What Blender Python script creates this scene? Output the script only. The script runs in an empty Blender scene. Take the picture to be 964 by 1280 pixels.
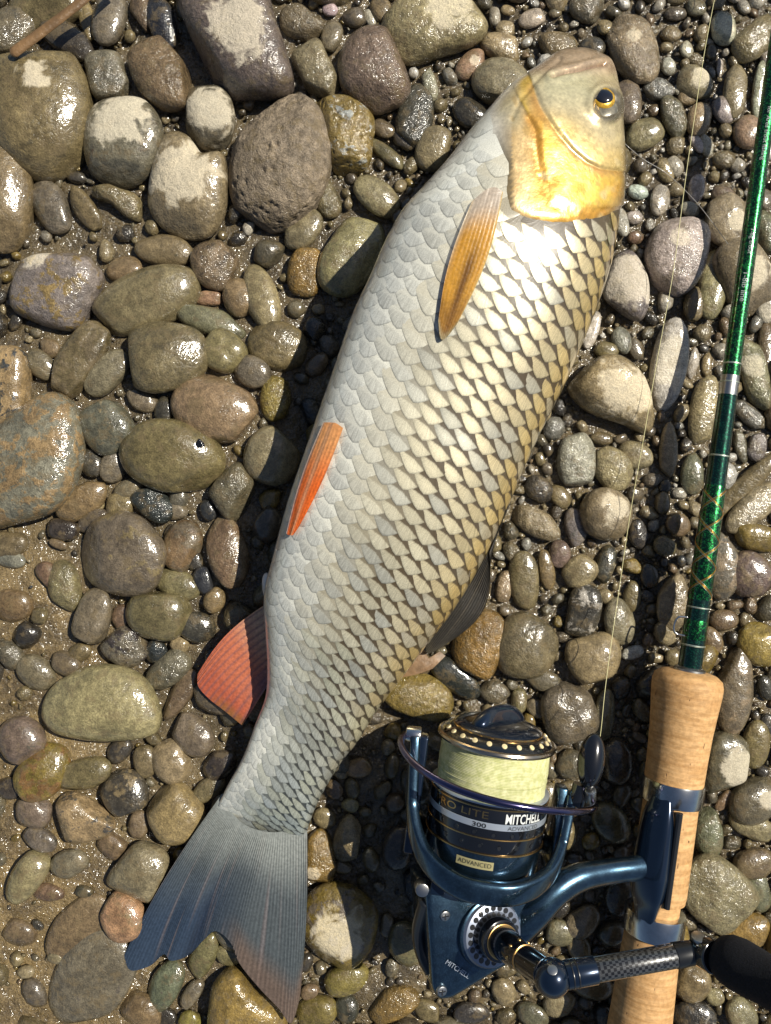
import bpy, bmesh, math, random
import numpy as np
from mathutils import Vector, Matrix

random.seed(7)
RNG = np.random.default_rng(7)
scene = bpy.context.scene
COL = scene.collection

# ------------------------------------------------------------------ camera, sky, sun, exposure
K = 0.00035          # metres of river bed per pixel of the photograph
H = 0.3675           # camera height over the bed
cam_d = bpy.data.cameras.new("Camera")
cam = bpy.data.objects.new("Camera", cam_d); COL.objects.link(cam)
cam.location = (0, 0, H)
cam_d.sensor_fit = 'VERTICAL'
cam_d.angle = 2 * math.atan(640 * K / H)
cam_d.clip_start = 0.005; cam_d.clip_end = 50
scene.camera = cam

SUN_EL, SUN_AZ = 52.5, 26.0
world = bpy.data.worlds.new("World"); scene.world = world; world.use_nodes = True
wn = world.node_tree.nodes; wl = world.node_tree.links
sky = wn.new("ShaderNodeTexSky"); sky.sky_type = 'NISHITA'; sky.sun_disc = False
sky.sun_elevation = math.radians(SUN_EL); sky.sun_rotation = math.radians(90 - SUN_AZ)
wl.new(sky.outputs[0], wn["Background"].inputs[0])
wn["Background"].inputs[1].default_value = 0.05
sun_d = bpy.data.lights.new("Sun", 'SUN'); sun_d.energy = 5.0; sun_d.angle = math.radians(0.53)
sun_d.color = (1.0, 0.94, 0.82)
sun = bpy.data.objects.new("Sun", sun_d); COL.objects.link(sun)
e_, a_ = math.radians(SUN_EL), math.radians(SUN_AZ)
SUNV = Vector((math.cos(e_) * math.cos(a_), math.cos(e_) * math.sin(a_), math.sin(e_)))
sun.rotation_euler = SUNV.to_track_quat('Z', 'Y').to_euler()
sun.location = SUNV * 2
scene.view_settings.view_transform = 'Standard'; scene.view_settings.look = 'None'
scene.view_settings.exposure = 0.30; scene.view_settings.gamma = 1
scene.cycles.max_bounces = 4
scene.cycles.sample_clamp_indirect = 4

# ------------------------------------------------------------------ helpers
def U(px, py, z=0.0):
    f = (H - z) / H
    return np.array([(px - 482) * K * f, -(py - 640) * K * f, z])

def PX(P):
    P = np.asarray(P); f = H / (H - P[..., 2])
    return P[..., 0] * f / K + 482, -P[..., 1] * f / K + 640

def nrm(v):
    v = np.asarray(v, float); return v / (np.linalg.norm(v, axis=-1, keepdims=True) + 1e-12)

def sstep(a, b, x):
    t = np.clip((np.asarray(x, float) - a) / (b - a), 0, 1); return t * t * (3 - 2 * t)

ORIG = {}
def empty(name, loc, label, cat, group=None):
    o = bpy.data.objects.new(name, None); COL.objects.link(o); o.location = loc
    o.empty_display_size = 0.02
    ORIG[o.name] = np.array(loc, float); tag(o, label, cat, group); return o

def tag(o, label=None, cat=None, group=None, kind=None):
    if label: o['label'] = label
    if cat: o['category'] = cat
    if group: o['group'] = group
    if kind: o['kind'] = kind
    return o

def mk(name, V, F, mat, parent=None, sharp=35, attrs=None, loc=None, smooth=True):
    V = np.asarray(V, float)
    org = np.zeros(3)
    if parent is not None: org = ORIG[parent.name]
    elif loc is not None: org = np.array(loc, float)
    me = bpy.data.meshes.new(name)
    me.from_pydata((V - org).tolist(), [], F if isinstance(F, list) else F.tolist())
    if smooth:
        me.polygons.foreach_set('use_smooth', [True] * len(me.polygons))
        if sharp: me.set_sharp_from_angle(angle=math.radians(sharp))
    for k, (typ, arr) in (attrs or {}).items():
        at = me.attributes.new(k, typ, 'POINT')
        at.data.foreach_set('color' if typ == 'FLOAT_COLOR' else 'vector' if typ == 'FLOAT_VECTOR' else 'value',
                            np.asarray(arr, np.float32).ravel())
    if mat: me.materials.append(mat)
    o = bpy.data.objects.new(name, me); COL.objects.link(o)
    if parent is not None:
        o.parent = parent
    elif loc is not None: o.location = org
    ORIG[o.name] = org
    return o

def fix_normals(o):
    bm = bmesh.new(); bm.from_mesh(o.data); bmesh.ops.recalc_face_normals(bm, faces=bm.faces)
    bm.to_mesh(o.data); bm.free(); return o

def catmull(P, n):
    P = np.asarray(P, float); m = len(P)
    t = np.linspace(0, m - 1, n); i = np.clip(t.astype(int), 0, m - 2); f = (t - i)[:, None]
    g = lambda k: P[np.clip(k, 0, m - 1)]
    p0, p1, p2, p3 = g(i - 1), g(i), g(i + 1), g(i + 2)
    return 0.5 * ((2 * p1) + (-p0 + p2) * f + (2 * p0 - 5 * p1 + 4 * p2 - p3) * f ** 2 + (-p0 + 3 * p1 - 3 * p2 + p3) * f ** 3)

def grid_faces(nu, nv, wrap=False):
    F = []
    for i in range(nu - 1):
        for j in range(nv if wrap else nv - 1):
            k = (j + 1) % nv
            F.append((i * nv + j, i * nv + k, (i + 1) * nv + k, (i + 1) * nv + j))
    return F

def lathe(prof, O, A, X, segs=64, cap=True):
    """profile of (radius, along A)"""
    O, A, X = np.array(O, float), nrm(A), nrm(X); Y = np.cross(A, X)
    th = np.linspace(0, 2 * math.pi, segs, endpoint=False)
    V = np.concatenate([O + A * q + r * (np.cos(th)[:, None] * X + np.sin(th)[:, None] * Y) for r, q in prof])
    F = grid_faces(len(prof), segs, True)
    if cap:
        F.append(tuple(range(segs))[::-1]); F.append(tuple((len(prof) - 1) * segs + k for k in range(segs)))
    return V, F

def ortho(A):
    A = nrm(A); R = np.array([0, 0, 1.0]) if abs(A[2]) < .9 else np.array([1.0, 0, 0])
    X = nrm(np.cross(R, A)); return X

def cyl(P0, P1, r0, r1=None, segs=32, bev=0.0):
    P0, P1 = np.array(P0, float), np.array(P1, float); r1 = r0 if r1 is None else r1
    L = np.linalg.norm(P1 - P0); b = min(bev, L * .4)
    prof = [(r0, 0), (r1, L)] if not b else [(r0 - b, 0), (r0 - .3 * b, .3 * b), (r0, b), (r1, L - b), (r1 - .3 * b, L - .3 * b), (r1 - b, L)]
    return lathe(prof, P0, P1 - P0, ortho(P1 - P0), segs)

def tube(path, rad, segs=12, flat=1.0, up=(0, 0, 1), cap=True):
    path = np.asarray(path, float); n = len(path)
    T = nrm(np.gradient(path, axis=0)); up = np.array(up, float)
    S = nrm(np.cross(T, up)); N = np.cross(S, T)
    rad = np.broadcast_to(np.asarray(rad, float), (n,))
    th = np.linspace(0, 2 * math.pi, segs, endpoint=False)
    V = (path[:, None, :] + rad[:, None, None] * (np.cos(th)[None, :, None] * S[:, None, :] + flat * np.sin(th)[None, :, None] * N[:, None, :])).reshape(-1, 3)
    F = grid_faces(n, segs, True)
    if cap:
        F.append(tuple(range(segs))[::-1]); F.append(tuple((n - 1) * segs + k for k in range(segs)))
    return V, F

def join(*parts):
    V, F, o = [], [], 0
    for v, f in parts:
        V.append(np.asarray(v)); F += [tuple(int(i) + o for i in q) for q in f]; o += len(v)
    return np.concatenate(V), F

def prism(poly, N, d, bev=0.0, shrink=1.0):
    """polygon of 3-D points (top) pushed by -N*d, edges bevelled"""
    poly = np.asarray(poly, float); N = nrm(N); c = poly.mean(0)
    bot = c + (poly - c) * shrink - N * d
    n = len(poly); bm = bmesh.new()
    vt = [bm.verts.new(p) for p in poly]; vb = [bm.verts.new(p) for p in bot]
    bm.faces.new(vt); bm.faces.new(vb[::-1])
    for i in range(n): bm.faces.new((vt[i], vb[i], vb[(i + 1) % n], vt[(i + 1) % n]))
    bmesh.ops.recalc_face_normals(bm, faces=bm.faces)
    if bev: bmesh.ops.bevel(bm, geom=list(bm.edges), offset=bev, segments=3, profile=.5, affect='EDGES', clamp_overlap=True)
    bm.verts.ensure_lookup_table(); bm.verts.index_update()
    V = np.array([v.co[:] for v in bm.verts]); F = [tuple(v.index for v in f.verts) for f in bm.faces]; bm.free()
    return V, F

# ------------------------------------------------------------------ materials
class G:
    """small shader-graph writer"""
    def __init__(s, name):
        s.m = bpy.data.materials.new(name); s.m.use_nodes = True; s.t = s.m.node_tree
        s.b = s.t.nodes['Principled BSDF']; s.out = s.t.nodes['Material Output']
    def n(s, typ, **kw):
        nd = s.t.nodes.new(typ)
        for k, v in kw.items(): setattr(nd, k, v)
        return nd
    def put(s, sock, v):
        if hasattr(v, 'is_linked') or isinstance(v, bpy.types.NodeSocket): s.t.links.new(v, sock)
        else:
            if isinstance(v, (tuple, list)) and len(v) == 3 and sock.type == 'RGBA': v = (*v, 1)
            sock.default_value = v
    def set(s, **kw):
        for k, v in kw.items(): s.put(s.b.inputs[k.replace('_', ' ')], v)
        return s
    def math(s, op, a, b=0.0, c=None, clamp=False):
        nd = s.n('ShaderNodeMath', operation=op, use_clamp=clamp)
        s.put(nd.inputs[0], a); s.put(nd.inputs[1], b)
        if c is not None: s.put(nd.inputs[2], c)
        return nd.outputs[0]
    def vec(s, op, a, b):
        nd = s.n('ShaderNodeVectorMath', operation=op); s.put(nd.inputs[0], a)
        if op == 'SCALE': s.put(nd.inputs[3], b)
        else: s.put(nd.inputs[1], b)
        return nd.outputs['Value'] if op in ('LENGTH', 'DISTANCE', 'DOT_PRODUCT') else nd.outputs[0]
    def mix(s, f, a, b, mode='MIX'):
        nd = s.n('ShaderNodeMix', data_type='RGBA', blend_type=mode)
        s.put(nd.inputs[0], f); s.put(nd.inputs[6], a); s.put(nd.inputs[7], b); return nd.outputs[2]
    def ramp(s, x, a, b, lo=0.0, hi=1.0):
        nd = s.n('ShaderNodeMapRange', interpolation_type='SMOOTHSTEP')
        for i, v in enumerate((x, a, b, lo, hi)): s.put(nd.inputs[i], v)
        return nd.outputs[0]
    def noise(s, scale, vec=None, detail=3, rough=.55, dist=0.0, col=False):
        nd = s.n('ShaderNodeTexNoise'); nd.inputs['Scale'].default_value = scale
        nd.inputs['Detail'].default_value = detail; nd.inputs['Roughness'].default_value = rough; nd.inputs['Distortion'].default_value = dist
        s.put(nd.inputs['Vector'], vec if vec is not None else s.obj()); return nd.outputs['Color' if col else 'Fac']
    def voro(s, scale, vec=None, feature='F1'):
        nd = s.n('ShaderNodeTexVoronoi', feature=feature); nd.inputs['Scale'].default_value = scale
        s.put(nd.inputs['Vector'], vec if vec is not None else s.obj()); return nd
    def obj(s):
        if not hasattr(s, '_o'): s._o = s.n('ShaderNodeTexCoord').outputs['Object']
        return s._o
    def attr(s, name): return s.n('ShaderNodeAttribute', attribute_name=name)
    def bump(s, h, strength=1.0, dist=0.001, normal=None):
        nd = s.n('ShaderNodeBump'); s.put(nd.inputs['Strength'], strength); s.put(nd.inputs['Distance'], dist)
        s.put(nd.inputs['Height'], h)
        if normal is not None: s.put(nd.inputs['Normal'], normal)
        return nd.outputs[0]

def simple(name, col, metal=0.0, rough=.4, coat=0.0, nscale=0, namt=0.0, bscale=0, bdist=0.0, spec=.5, crough=.05):
    g = G(name); c = col
    if nscale:
        f = g.ramp(g.noise(nscale), .3, .7, 1 - namt, 1 + namt); c = g.vec('SCALE', (*col,), f)
    g.set(Base_Color=c, Metallic=metal, Roughness=rough, Coat_Weight=coat, Coat_Roughness=crough, Specular_IOR_Level=spec)
    if bscale: g.set(Normal=g.bump(g.noise(bscale, detail=4), .6, bdist))
    return g.m

def stone_material():
    g = G('wet_stone')
    t1, t2, dr = g.attr('tint'), g.attr('tint2'), g.attr('dry')
    co = g.obj()
    seed = g.math('MULTIPLY', t1.outputs['Alpha'], 37.0)
    sv = g.n('ShaderNodeCombineXYZ'); g.put(sv.inputs[0], seed); g.put(sv.inputs[1], seed)
    p = g.vec('ADD', co, sv.outputs[0])
    n1 = g.noise(75, p, 3, .6, .6); n2 = g.noise(330, p, 3, .65); n3 = g.noise(1500, p, 2, .7); n4 = g.noise(130, p, 4, .7, .3)
    # mottle
    lim = g.math('SUBTRACT', 0.78, g.math('MULTIPLY', t2.outputs['Alpha'], .42))
    mo = g.ramp(g.math('ADD', n4, g.math('MULTIPLY', g.math('SUBTRACT', n2, .5), .25)), lim, g.math('ADD', lim, .08))
    c = g.vec('SCALE', g.mix(mo, t1.outputs['Color'], t2.outputs['Color']), .76)
    c = g.vec('SCALE', c, g.ramp(n1, .25, .75, .70, 1.22))
    c = g.vec('SCALE', c, g.ramp(n2, .25, .75, .66, 1.28))
    c = g.vec('SCALE', c, g.ramp(n3, .3, .7, .72, 1.24))
    silt = g.math('MULTIPLY', g.ramp(g.noise(190, p, 3, .7), .50, .64), .5); c = g.mix(silt, c, (.150, .112, .058))
    # veins / speckle
    vn = g.voro(900, p); c = g.mix(g.math('MULTIPLY', g.ramp(vn.outputs['Distance'], .12, .3, 1, 0), .35), c, (.03, .025, .02))
    # dried-off patch with a ragged outline
    d = g.vec('DISTANCE', g.vec('MULTIPLY', co, (1, 1, 0)), g.vec('MULTIPLY', dr.outputs['Color'], (1, 1, 0)))
    sep = g.n('ShaderNodeSeparateColor'); g.put(sep.inputs[0], dr.outputs['Color'])
    r = sep.outputs[2]
    x = g.math('SUBTRACT', g.math('ADD', 1.0, g.math('MULTIPLY', g.math('SUBTRACT', g.noise(110, p, 4, .6, .5), .5), 2.6)), g.math('DIVIDE', d, g.math('ADD', r, 1e-5)))
    dm = g.math('MULTIPLY', g.ramp(x, -.06, .34), g.math('GREATER_THAN', r, .0005))
    dm = g.math('MULTIPLY', dm, g.ramp(n2, .22, .36, .25, 1))
    grain = g.ramp(n3, .3, .7, .85, 1.12)
    dcol = g.vec('SCALE', g.mix(.72, g.vec('SCALE', c, 2.4), (.50, .45, .35)), grain)
    c = g.mix(dm, c, dcol)
    mat_ = g.math('LESS_THAN', r, -.0005)
    wet = g.math('MULTIPLY', g.math('SUBTRACT', 1.0, dm), g.math('SUBTRACT', 1.0, g.math('MULTIPLY', mat_, .85)))
    rg = g.math('ADD', g.math('MULTIPLY', g.math('MAXIMUM', dm, g.math('MULTIPLY', mat_, .7)), .55), g.ramp(n1, .3, .7, .18, .42))
    bamt = dr.outputs['Alpha']
    hgt = g.math('ADD', g.math('MULTIPLY', n2, .9), g.math('ADD', g.math('MULTIPLY', n3, .32), g.math('MULTIPLY', n4, 1.3)))
    nb = g.bump(hgt, g.math('ADD', .25, g.math('MULTIPLY', bamt, .75), clamp=True), .0011)
    film = g.bump(g.math('ADD', g.math('MULTIPLY', g.noise(260, p, 2, .5), .9), g.math('ADD', g.math('MULTIPLY', n2, .35), g.math('MULTIPLY', n3, .16))), g.math('ADD', .35, g.math('MULTIPLY', bamt, .65), clamp=True), g.math('ADD', .00025, g.math('MULTIPLY', g.math('MULTIPLY', bamt, bamt), .0026)))
    g.set(Base_Color=c, Roughness=rg, Normal=nb, Coat_Normal=film, Coat_Weight=g.math('MULTIPLY', wet, .9), Coat_Roughness=.125,
          Coat_IOR=1.55, Specular_IOR_Level=.22)
    return g.m

def mud_material():
    g = G('wet_mud'); at = g.attr('tint'); co = g.obj()
    n1 = g.noise(60, co, 5, .65, .4); n2 = g.noise(420, co, 4, .7); n3 = g.noise(1600, co, 3, .7)
    c = g.mix(g.ramp(n1, .35, .65), (.058, .042, .020), (.150, .110, .052))
    c = g.mix(g.ramp(n2, .5, .68, 0, .6), c, (.185, .140, .072))
    c = g.mix(1.0, c, at.outputs['Color'], 'MULTIPLY')
    c = g.vec('SCALE', c, g.ramp(n3, .3, .7, .6, 1.35))
    h = g.math('ADD', g.math('MULTIPLY', n1, 1.5), g.math('ADD', n2, g.math('MULTIPLY', n3, .35)))
    g.set(Base_Color=c, Roughness=g.ramp(n2, .35, .65, .22, .55), Normal=g.bump(h, .9, .0016), Specular_IOR_Level=.45,
          Coat_Weight=1.0, Coat_Roughness=.14, Coat_IOR=1.5, Coat_Normal=g.bump(g.math('ADD', g.noise(240, co, 2), g.math('MULTIPLY', g.noise(900, co, 1), .25)), 1.0, .0028))
    return g.m

M_STONE = stone_material()
M_MUD = mud_material()

# ------------------------------------------------------------------ stones of the bed, measured from the photograph
PAL = {  # wet albedo, second tone
    'b': ((.190, .150, .074), (.125, .104, .058)),   # olive brown
    'g': ((.160, .138, .088), (.090, .080, .058)),   # grey
    'd': ((.060, .051, .038), (.120, .100, .066)),   # dark
    'k': ((.034, .036, .036), (.085, .083, .076)),   # blue black
    't': ((.290, .232, .130), (.185, .150, .085)),   # tan
    'o': ((.320, .218, .108), (.255, .182, .098)),   # orange tan
    'y': ((.235, .165, .045), (.120, .100, .035)),   # ochre
    'r': ((.178, .124, .070), (.130, .096, .058)),   # red brown
    'p': ((.160, .130, .090), (.105, .088, .066)),   # purplish
    'h': ((.270, .215, .155), (.19, .15, .105)),   # dull dry brown
    'l': ((.430, .390, .310), (.300, .265, .200)),   # pale
    'w': ((.560, .530, .460), (.400, .360, .290)),   # white
    'c': ((.225, .215, .180), (.140, .132, .108)),   # cool blue grey
}
CNAME = {'h': 'dull brown', 'b': 'olive-brown', 'g': 'grey', 'd': 'dark grey', 'k': 'blue-black', 't': 'tan', 'o': 'orange-tan', 'y': 'ochre',
         'r': 'reddish-brown', 'p': 'purplish-brown', 'l': 'pale', 'w': 'whitish', 'c': 'bluish-grey'}
# cx cy a b angle colour | options: D dx,dy,r dried patch; q squareness; f flatness; R roughness; m mottle; s sink; P outline; L label
ST = []
def S(cx, cy, a, b, ang, col, D=None, q=2.3, f=.62, R=.45, m=.35, s=0.0, P=None, L=None, c2=None):
    ST.append(dict(cx=cx, cy=cy, a=a * 1.04, b=b * 1.04, ang=ang, col=col, D=D, q=q, f=f, R=R, m=m, s=s, P=P, L=L, c2=c2))

S(48, 138, 82, 66, 80, 'b', D=(8, -26, 21), m=.4, L='large olive-brown boulder with a small dried patch, under the reed stem')
S(8, 44, 42, 25, -40, 'g', R=.7)
S(60, 10, 46, 30, -10, 'b', s=.2)
S(109, 22, 30, 10, 78, 'b')
S(138, 22, 36, 20, 100, 'g', m=.5)
S(88, 52, 40, 19, 32, 'd')
S(178, 15, 26, 14, 68, 'r', R=.7)
S(203, 28, 32, 17, 72, 'k', R=.6)
S(197, 7, 8, 7, 0, 'l')
S(136, 94, 32, 29, 70, 'g', P=[(108, 72), (128, 64), (150, 68), (158, 92), (166, 117), (140, 123), (118, 122), (110, 95)], R=.9, q=2.6)
S(203, 91, 53, 36, 58, 'b', R=.9, L='rough olive-brown oval stone covered in fine sparkle')
S(153, 178, 56, 50, 95, 'g', D=(4, -22, 40), m=.4, c2=(.10, .07, .04), P=[(104, 172), (112, 140), (135, 124), (175, 124), (195, 140), (205, 165), (200, 195), (180, 225), (150, 236), (120, 224), (107, 200)], L='rounded brown stone with a wide grey dried top')
S(0, 240, 78, 40, 90, 'b', f=.7)
S(263, 148, 41, 35, 75, 'p', D=(4, -4, 32), L='small dark round stone, its crown dried to cream white')
S(300, 52, 74, 64, 30, 'g', D=(8, 0, 40), q=3, f=.7, R=.7, c2=(.08, .06, .035), P=[(225, 5), (240, -22), (300, -28), (332, -12), (346, 28), (358, 66), (367, 104), (358, 119), (318, 121), (275, 118), (258, 85), (236, 38)], L='large angular block with a dried buff streak along its ridge')
S(377, 28, 30, 21, 18, 'g', R=1)
S(394, 85, 36, 27, 60, 't', R=.8, q=3, P=[(365, 70), (383, 56), (399, 50), (411, 72), (425, 104), (422, 120), (400, 123), (386, 118), (374, 95)], L='glossy tan block-shaped stone wedged beside the angular boulder')
S(351, 202, 80, 59, 97, 'h', f=.62, R=1, m=.2, D=(0, 0, -400), c2=(.17, .125, .085), L='large porous oval stone pitted with small holes')
S(468, 89, 53, 42, 68, 'p', f=.7, R=.9, c2=(.2, .15, .08), L='rounded mauve-brown stone beside the pale triangular one')
S(430, 171, 46, 40, 55, 'y', R=.8, q=2.8, c2=(.35, .36, .33), m=.55, P=[(390, 135), (415, 122), (442, 125), (468, 148), (466, 180), (462, 205), (440, 220), (418, 214), (408, 190), (395, 160)], L='ochre stone with a whitish wet rim next to the porous stone')
S(545, 33, 66, 44, 0, 't', D=(14, -16, 30), R=.8, q=2.6, P=[(478, 34), (490, 5), (512, -14), (575, -8), (605, 22), (612, 42), (592, 58), (550, 70), (510, 80), (490, 66)], L='big tan triangular stone with a dried crown')
S(415, 45, 19, 13, 105, 'g'); S(413, 12, 9, 8, 0, 'w'); S(462, 22, 11, 7, 70, 'l'); S(477, 12, 16, 13, 60, 'b')
S(516, 91, 6, 6, 0, 'w'); S(635, 13, 9, 6, 20, 't'); S(666, 23, 18, 11, -18, 'l'); S(632, 36, 12, 10, 0, 't', R=.8)
S(628, 60, 26, 16, 10, 't', R=.7); S(588, 80, 21, 14, -42, 't', D=(6, 0, 7)); S(627, 104, 37, 29, 18, 't')
S(543, 186, 27, 22, 110, 't'); S(587, 142, 21, 17, 30, 'd'); S(537, 104, 22, 9, 75, 'l', R=.8); S(520, 148, 42, 22, 100, 'd', R=.8, s=.25)
S(482, 191, 27, 10, 40, 'b'); S(479, 161, 15, 11, 20, 'r'); S(505, 175, 16, 12, 60, 'd')
S(735, 8, 22, 20, 30, 'g', R=.9); S(697, 56, 25, 17, 10, 'b', R=.9); S(740, 60, 16, 14, 20, 'd'); S(757, 34, 10, 9, 0, 't')
S(793, 61, 44, 29, 72, 't', R=1, D=(-6, -8, 12), L='tan oval stone with a sparkling wet face, ahead of the snout')
S(784, 126, 30, 17, 82, 'p'); S(806, 169, 26, 20, 12, 't', P=[(783, 175), (786, 158), (800, 149), (818, 148), (831, 165), (824, 178), (805, 188), (788, 187)])
S(824, 112, 19, 14, 10, 'c', R=.9); S(842, 146, 27, 15, 65, 'g', R=.9); S(868, 104, 24, 19, 20, 't', D=(6, -2, 13)); S(874, 149, 21, 15, 105, 't')
S(848, 112, 7, 7, 0, 'l'); S(860, 122, 12, 9, 0, 'b'); S(835, 83, 11, 9, 60, 'w'); S(858, 62, 11, 8, 70, 'l'); S(838, 42, 14, 10, 20, 'r', R=.8)
S(904, 38, 21, 15, 85, 'l', D=(0, 0, 12)); S(868, 9, 13, 11, 20, 'g'); S(945, 48, 34, 19, -42, 't', R=.7); S(957, 68, 11, 8, 90, 'l'); S(900, 84, 13, 4, 92, 'l')
S(920, 115, 33, 15, 97, 't'); S(949, 112, 32, 8, 95, 'l'); S(904, 138, 16, 13, 50, 'l'); S(936, 166, 22, 19, 90, 't')
S(871, 179, 14, 7, 60, 'w'); S(883, 181, 15, 8, 75, 'l'); S(846, 320, 50, 40, 85, 'l', R=.8, q=2.6, c2=(.5, .45, .37), m=.3, D=(-4, -16, 13), P=[(806, 318), (820, 285), (840, 270), (870, 275), (886, 288), (884, 318), (872, 352), (852, 369), (830, 367), (815, 350)], L='wide pale shiny stone on the line, beyond the gill cover')
S(783, 358, 46, 30, 80, 'c', P=[(772, 316), (790, 310), (804, 332), (811, 362), (806, 392), (795, 404), (770, 388), (754, 368), (760, 340)], D=(-2, -4, 36), R=.5, L='matt blue-grey angular stone touching the back of the fish')
S(826, 250, 21, 12, 100, 'l'); S(798, 240, 13, 9, 20, 'w'); S(871, 236, 18, 10, 100, 'w'); S(862, 261, 12, 9, 20, 'l'); S(793, 272, 10, 8, 0, 'l'); S(832, 213, 16, 10, 65, 't')
S(843, 207, 13, 10, 60, 'l'); S(776, 276, 20, 9, 80, 'w'); S(795, 297, 10, 8, 0, 'r'); S(907, 275, 34, 24, 85, 't', D=(8, 4, 12)); S(932, 346, 48, 36, 60, 't', D=(6, 0, 22))
S(892, 352, 46, 18, 102, 't'); S(957, 292, 27, 15, 80, 'g', R=.8); S(958, 377, 26, 14, 95, 'l'); S(868, 380, 22, 13, 100, 'b'); S(905, 245, 18, 12, 40, 'p'); S(950, 215, 16, 12, 60, 'd'); S(955, 250, 14, 10, 90, 'p')
S(73, 358, 60, 56, 30, 'c', D=(-22, -34, 19), q=2.7, c2=(.27, .19, .075), m=.62, R=.7, P=[(50, 304), (78, 303), (106, 316), (130, 344), (120, 376), (104, 410), (84, 415), (45, 402), (17, 385), (20, 350), (34, 322)], L='blue-grey and ochre cornered stone with one dried corner')
S(64, 258, 35, 21, 62, 'g', m=.5); S(106, 262, 31, 14, 56, 'b'); S(148, 252, 41, 19, 26, 'b', R=.8, c2=(.3, .27, .2), P=[(108, 234), (125, 229), (150, 236), (170, 243), (185, 266), (178, 277), (158, 272), (138, 255), (115, 248)])
S(236, 233, 60, 52, 80, 't', D=(-4, -10, 43), R=.5, c2=(.14, .09, .05), P=[(212, 168), (236, 174), (256, 196), (284, 194), (288, 225), (280, 270), (262, 297), (238, 299), (205, 285), (186, 258), (187, 218), (198, 185)], L='brown heart-shaped stone dried to cream over its top')
S(206, 313, 37, 19, 8, 'b', R=.3); S(158, 337, 22, 16, -15, 'b', R=.3); S(183, 377, 69, 39, -20, 'b', R=.25, m=.15, L='long smooth olive stone shaped like a bean')
S(272, 333, 31, 28, 80, 'b', R=.9, c2=(.08, .06, .04), m=.6); S(382, 340, 31, 20, 95, 'y', R=1.2, q=2.6); S(380, 287, 27, 20, -50, 't'); S(300, 372, 24, 20, 60, 'b'); S(327, 374, 44, 21, 72, 't', c2=(.15, .12, .12))
S(441, 318, 54, 33, 122, 't'); S(262, 373, 16, 9, 5, 'o', q=3, s=.3); S(470, 246, 32, 19, 38, 't'); S(410, 248, 24, 18, 70, 'b', R=1.2, s=.2)
S(210, 447, 51, 42, -15, 'b', R=.5, m=.5); S(102, 447, 49, 23, -56, 'r', q=2.8, R=.4, c2=(.18, .14, .08), m=.7); S(135, 466, 33, 19, -45, 'g', q=2.6)
S(3, 484, 52, 36, 88, 'o', q=3, c2=(.05, .052, .05), m=.6, P=[(-30, 438), (5, 433), (31, 438), (38, 465), (36, 505), (30, 529), (10, 534), (-30, 528)], L='ochre slab spotted with black, next to the veined boulder')
S(52, 456, 21, 15, 50, 'g'); S(62, 435, 15, 12, 30, 'r'); S(45, 572, 86, 60, 100, 'c', c2=(.30, .205, .10), m=.74, R=.6, q=2.6, P=[(38, 500), (70, 489), (92, 505), (104, 540), (98, 600), (72, 640), (20, 655), (-25, 652), (-25, 545)], L='large blue-grey boulder blotched with ochre')
S(137, 534, 33, 30, 60, 'g', q=2.7, c2=(.2, .16, .09), m=.5); S(177, 500, 20, 13, 20, 'g', s=.2); S(206, 513, 17, 12, 95, 'd'); S(218, 572, 58, 41, 12, 'b', R=.35, L='big smooth olive stone with a black snail on it')
S(272, 513, 53, 45, 20, 't', R=.4, m=.4, c2=(.17, .13, .075)); S(113, 577, 21, 16, 60, 'd'); S(143, 583, 20, 16, 100, 'p'); S(278, 439, 27, 24, 40, 'b', R=.3, q=2.7); S(266, 403, 44, 17, 18, 'g')
S(348, 434, 37, 29, 20, 'b', s=.3, R=.6); S(315, 465, 23, 18, 30, 'p'); S(346, 497, 31, 20, 95, 'y', R=1); S(341, 571, 39, 34, 110, 't', R=.4)
S(290, 614, 36, 28, 80, 'g', R=.9, q=2.6, P=[(261, 612), (280, 590), (298, 577), (312, 592), (319, 606), (308, 640), (298, 650), (285, 651), (270, 634)], L='grey diamond-shaped stone at the edge of the fish shadow')
S(285, 691, 44, 24, 76, 'r', R=.6, c2=(.27, .2, .12), m=.6); S(228, 683, 31, 22, 105, 'r', R=.4, c2=(.14, .11, .07), m=.7); S(152, 696, 54, 47, 20, 'g', R=.5, c2=(.2, .155, .075), m=.5, L='round greenish-grey stone, the biggest on the muddy side')
S(188, 629, 28, 18, 42, 'k', R=.9, q=2.7, L='angular blue-black pebble with a glossy top'); S(162, 610, 20, 12, -25, 'g'); S(152, 632, 16, 14, 10, 'b', q=3.2); S(103, 628, 36, 20, -32, 'b', c2=(.25, .18, .08)); S(121, 632, 10, 8, 0, 'o'); S(116, 651, 21, 12, -30, 'p'); S(79, 663, 19, 12, 10, 'd', q=3); S(73, 680, 11, 6, 20, 'r')
S(223, 620, 16, 12, 90, 'p', s=.2); S(220, 640, 15, 10, -15, 'g'); S(261, 637, 13, 10, 70, 'k'); S(212, 668, 13, 6, 105, 'd'); S(222, 731, 29, 17, 24, 'b', R=.3); S(200, 768, 39, 34, 18, 'b', R=.3); S(256, 726, 17, 13, 80, 'k'); S(268, 750, 16, 13, 110, 'b'); S(244, 702, 14, 9, 80, 'd')
S(117, 774, 33, 22, 102, 'p', q=2.5); S(156, 808, 29, 25, 30, 'p', R=.9, c2=(.05, .04, .035), m=.7); S(195, 814, 16, 14, 60, 'k', R=.8); S(152, 771, 16, 11, 95, 'r', s=.2); S(225, 805, 12, 10, 20, 't'); S(213, 834, 32, 18, -40, 'g', R=.8); S(226, 867, 36, 13, -58, 'r', c2=(.08, .05, .04)); S(245, 784, 24, 18, 10, 'd')
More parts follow.
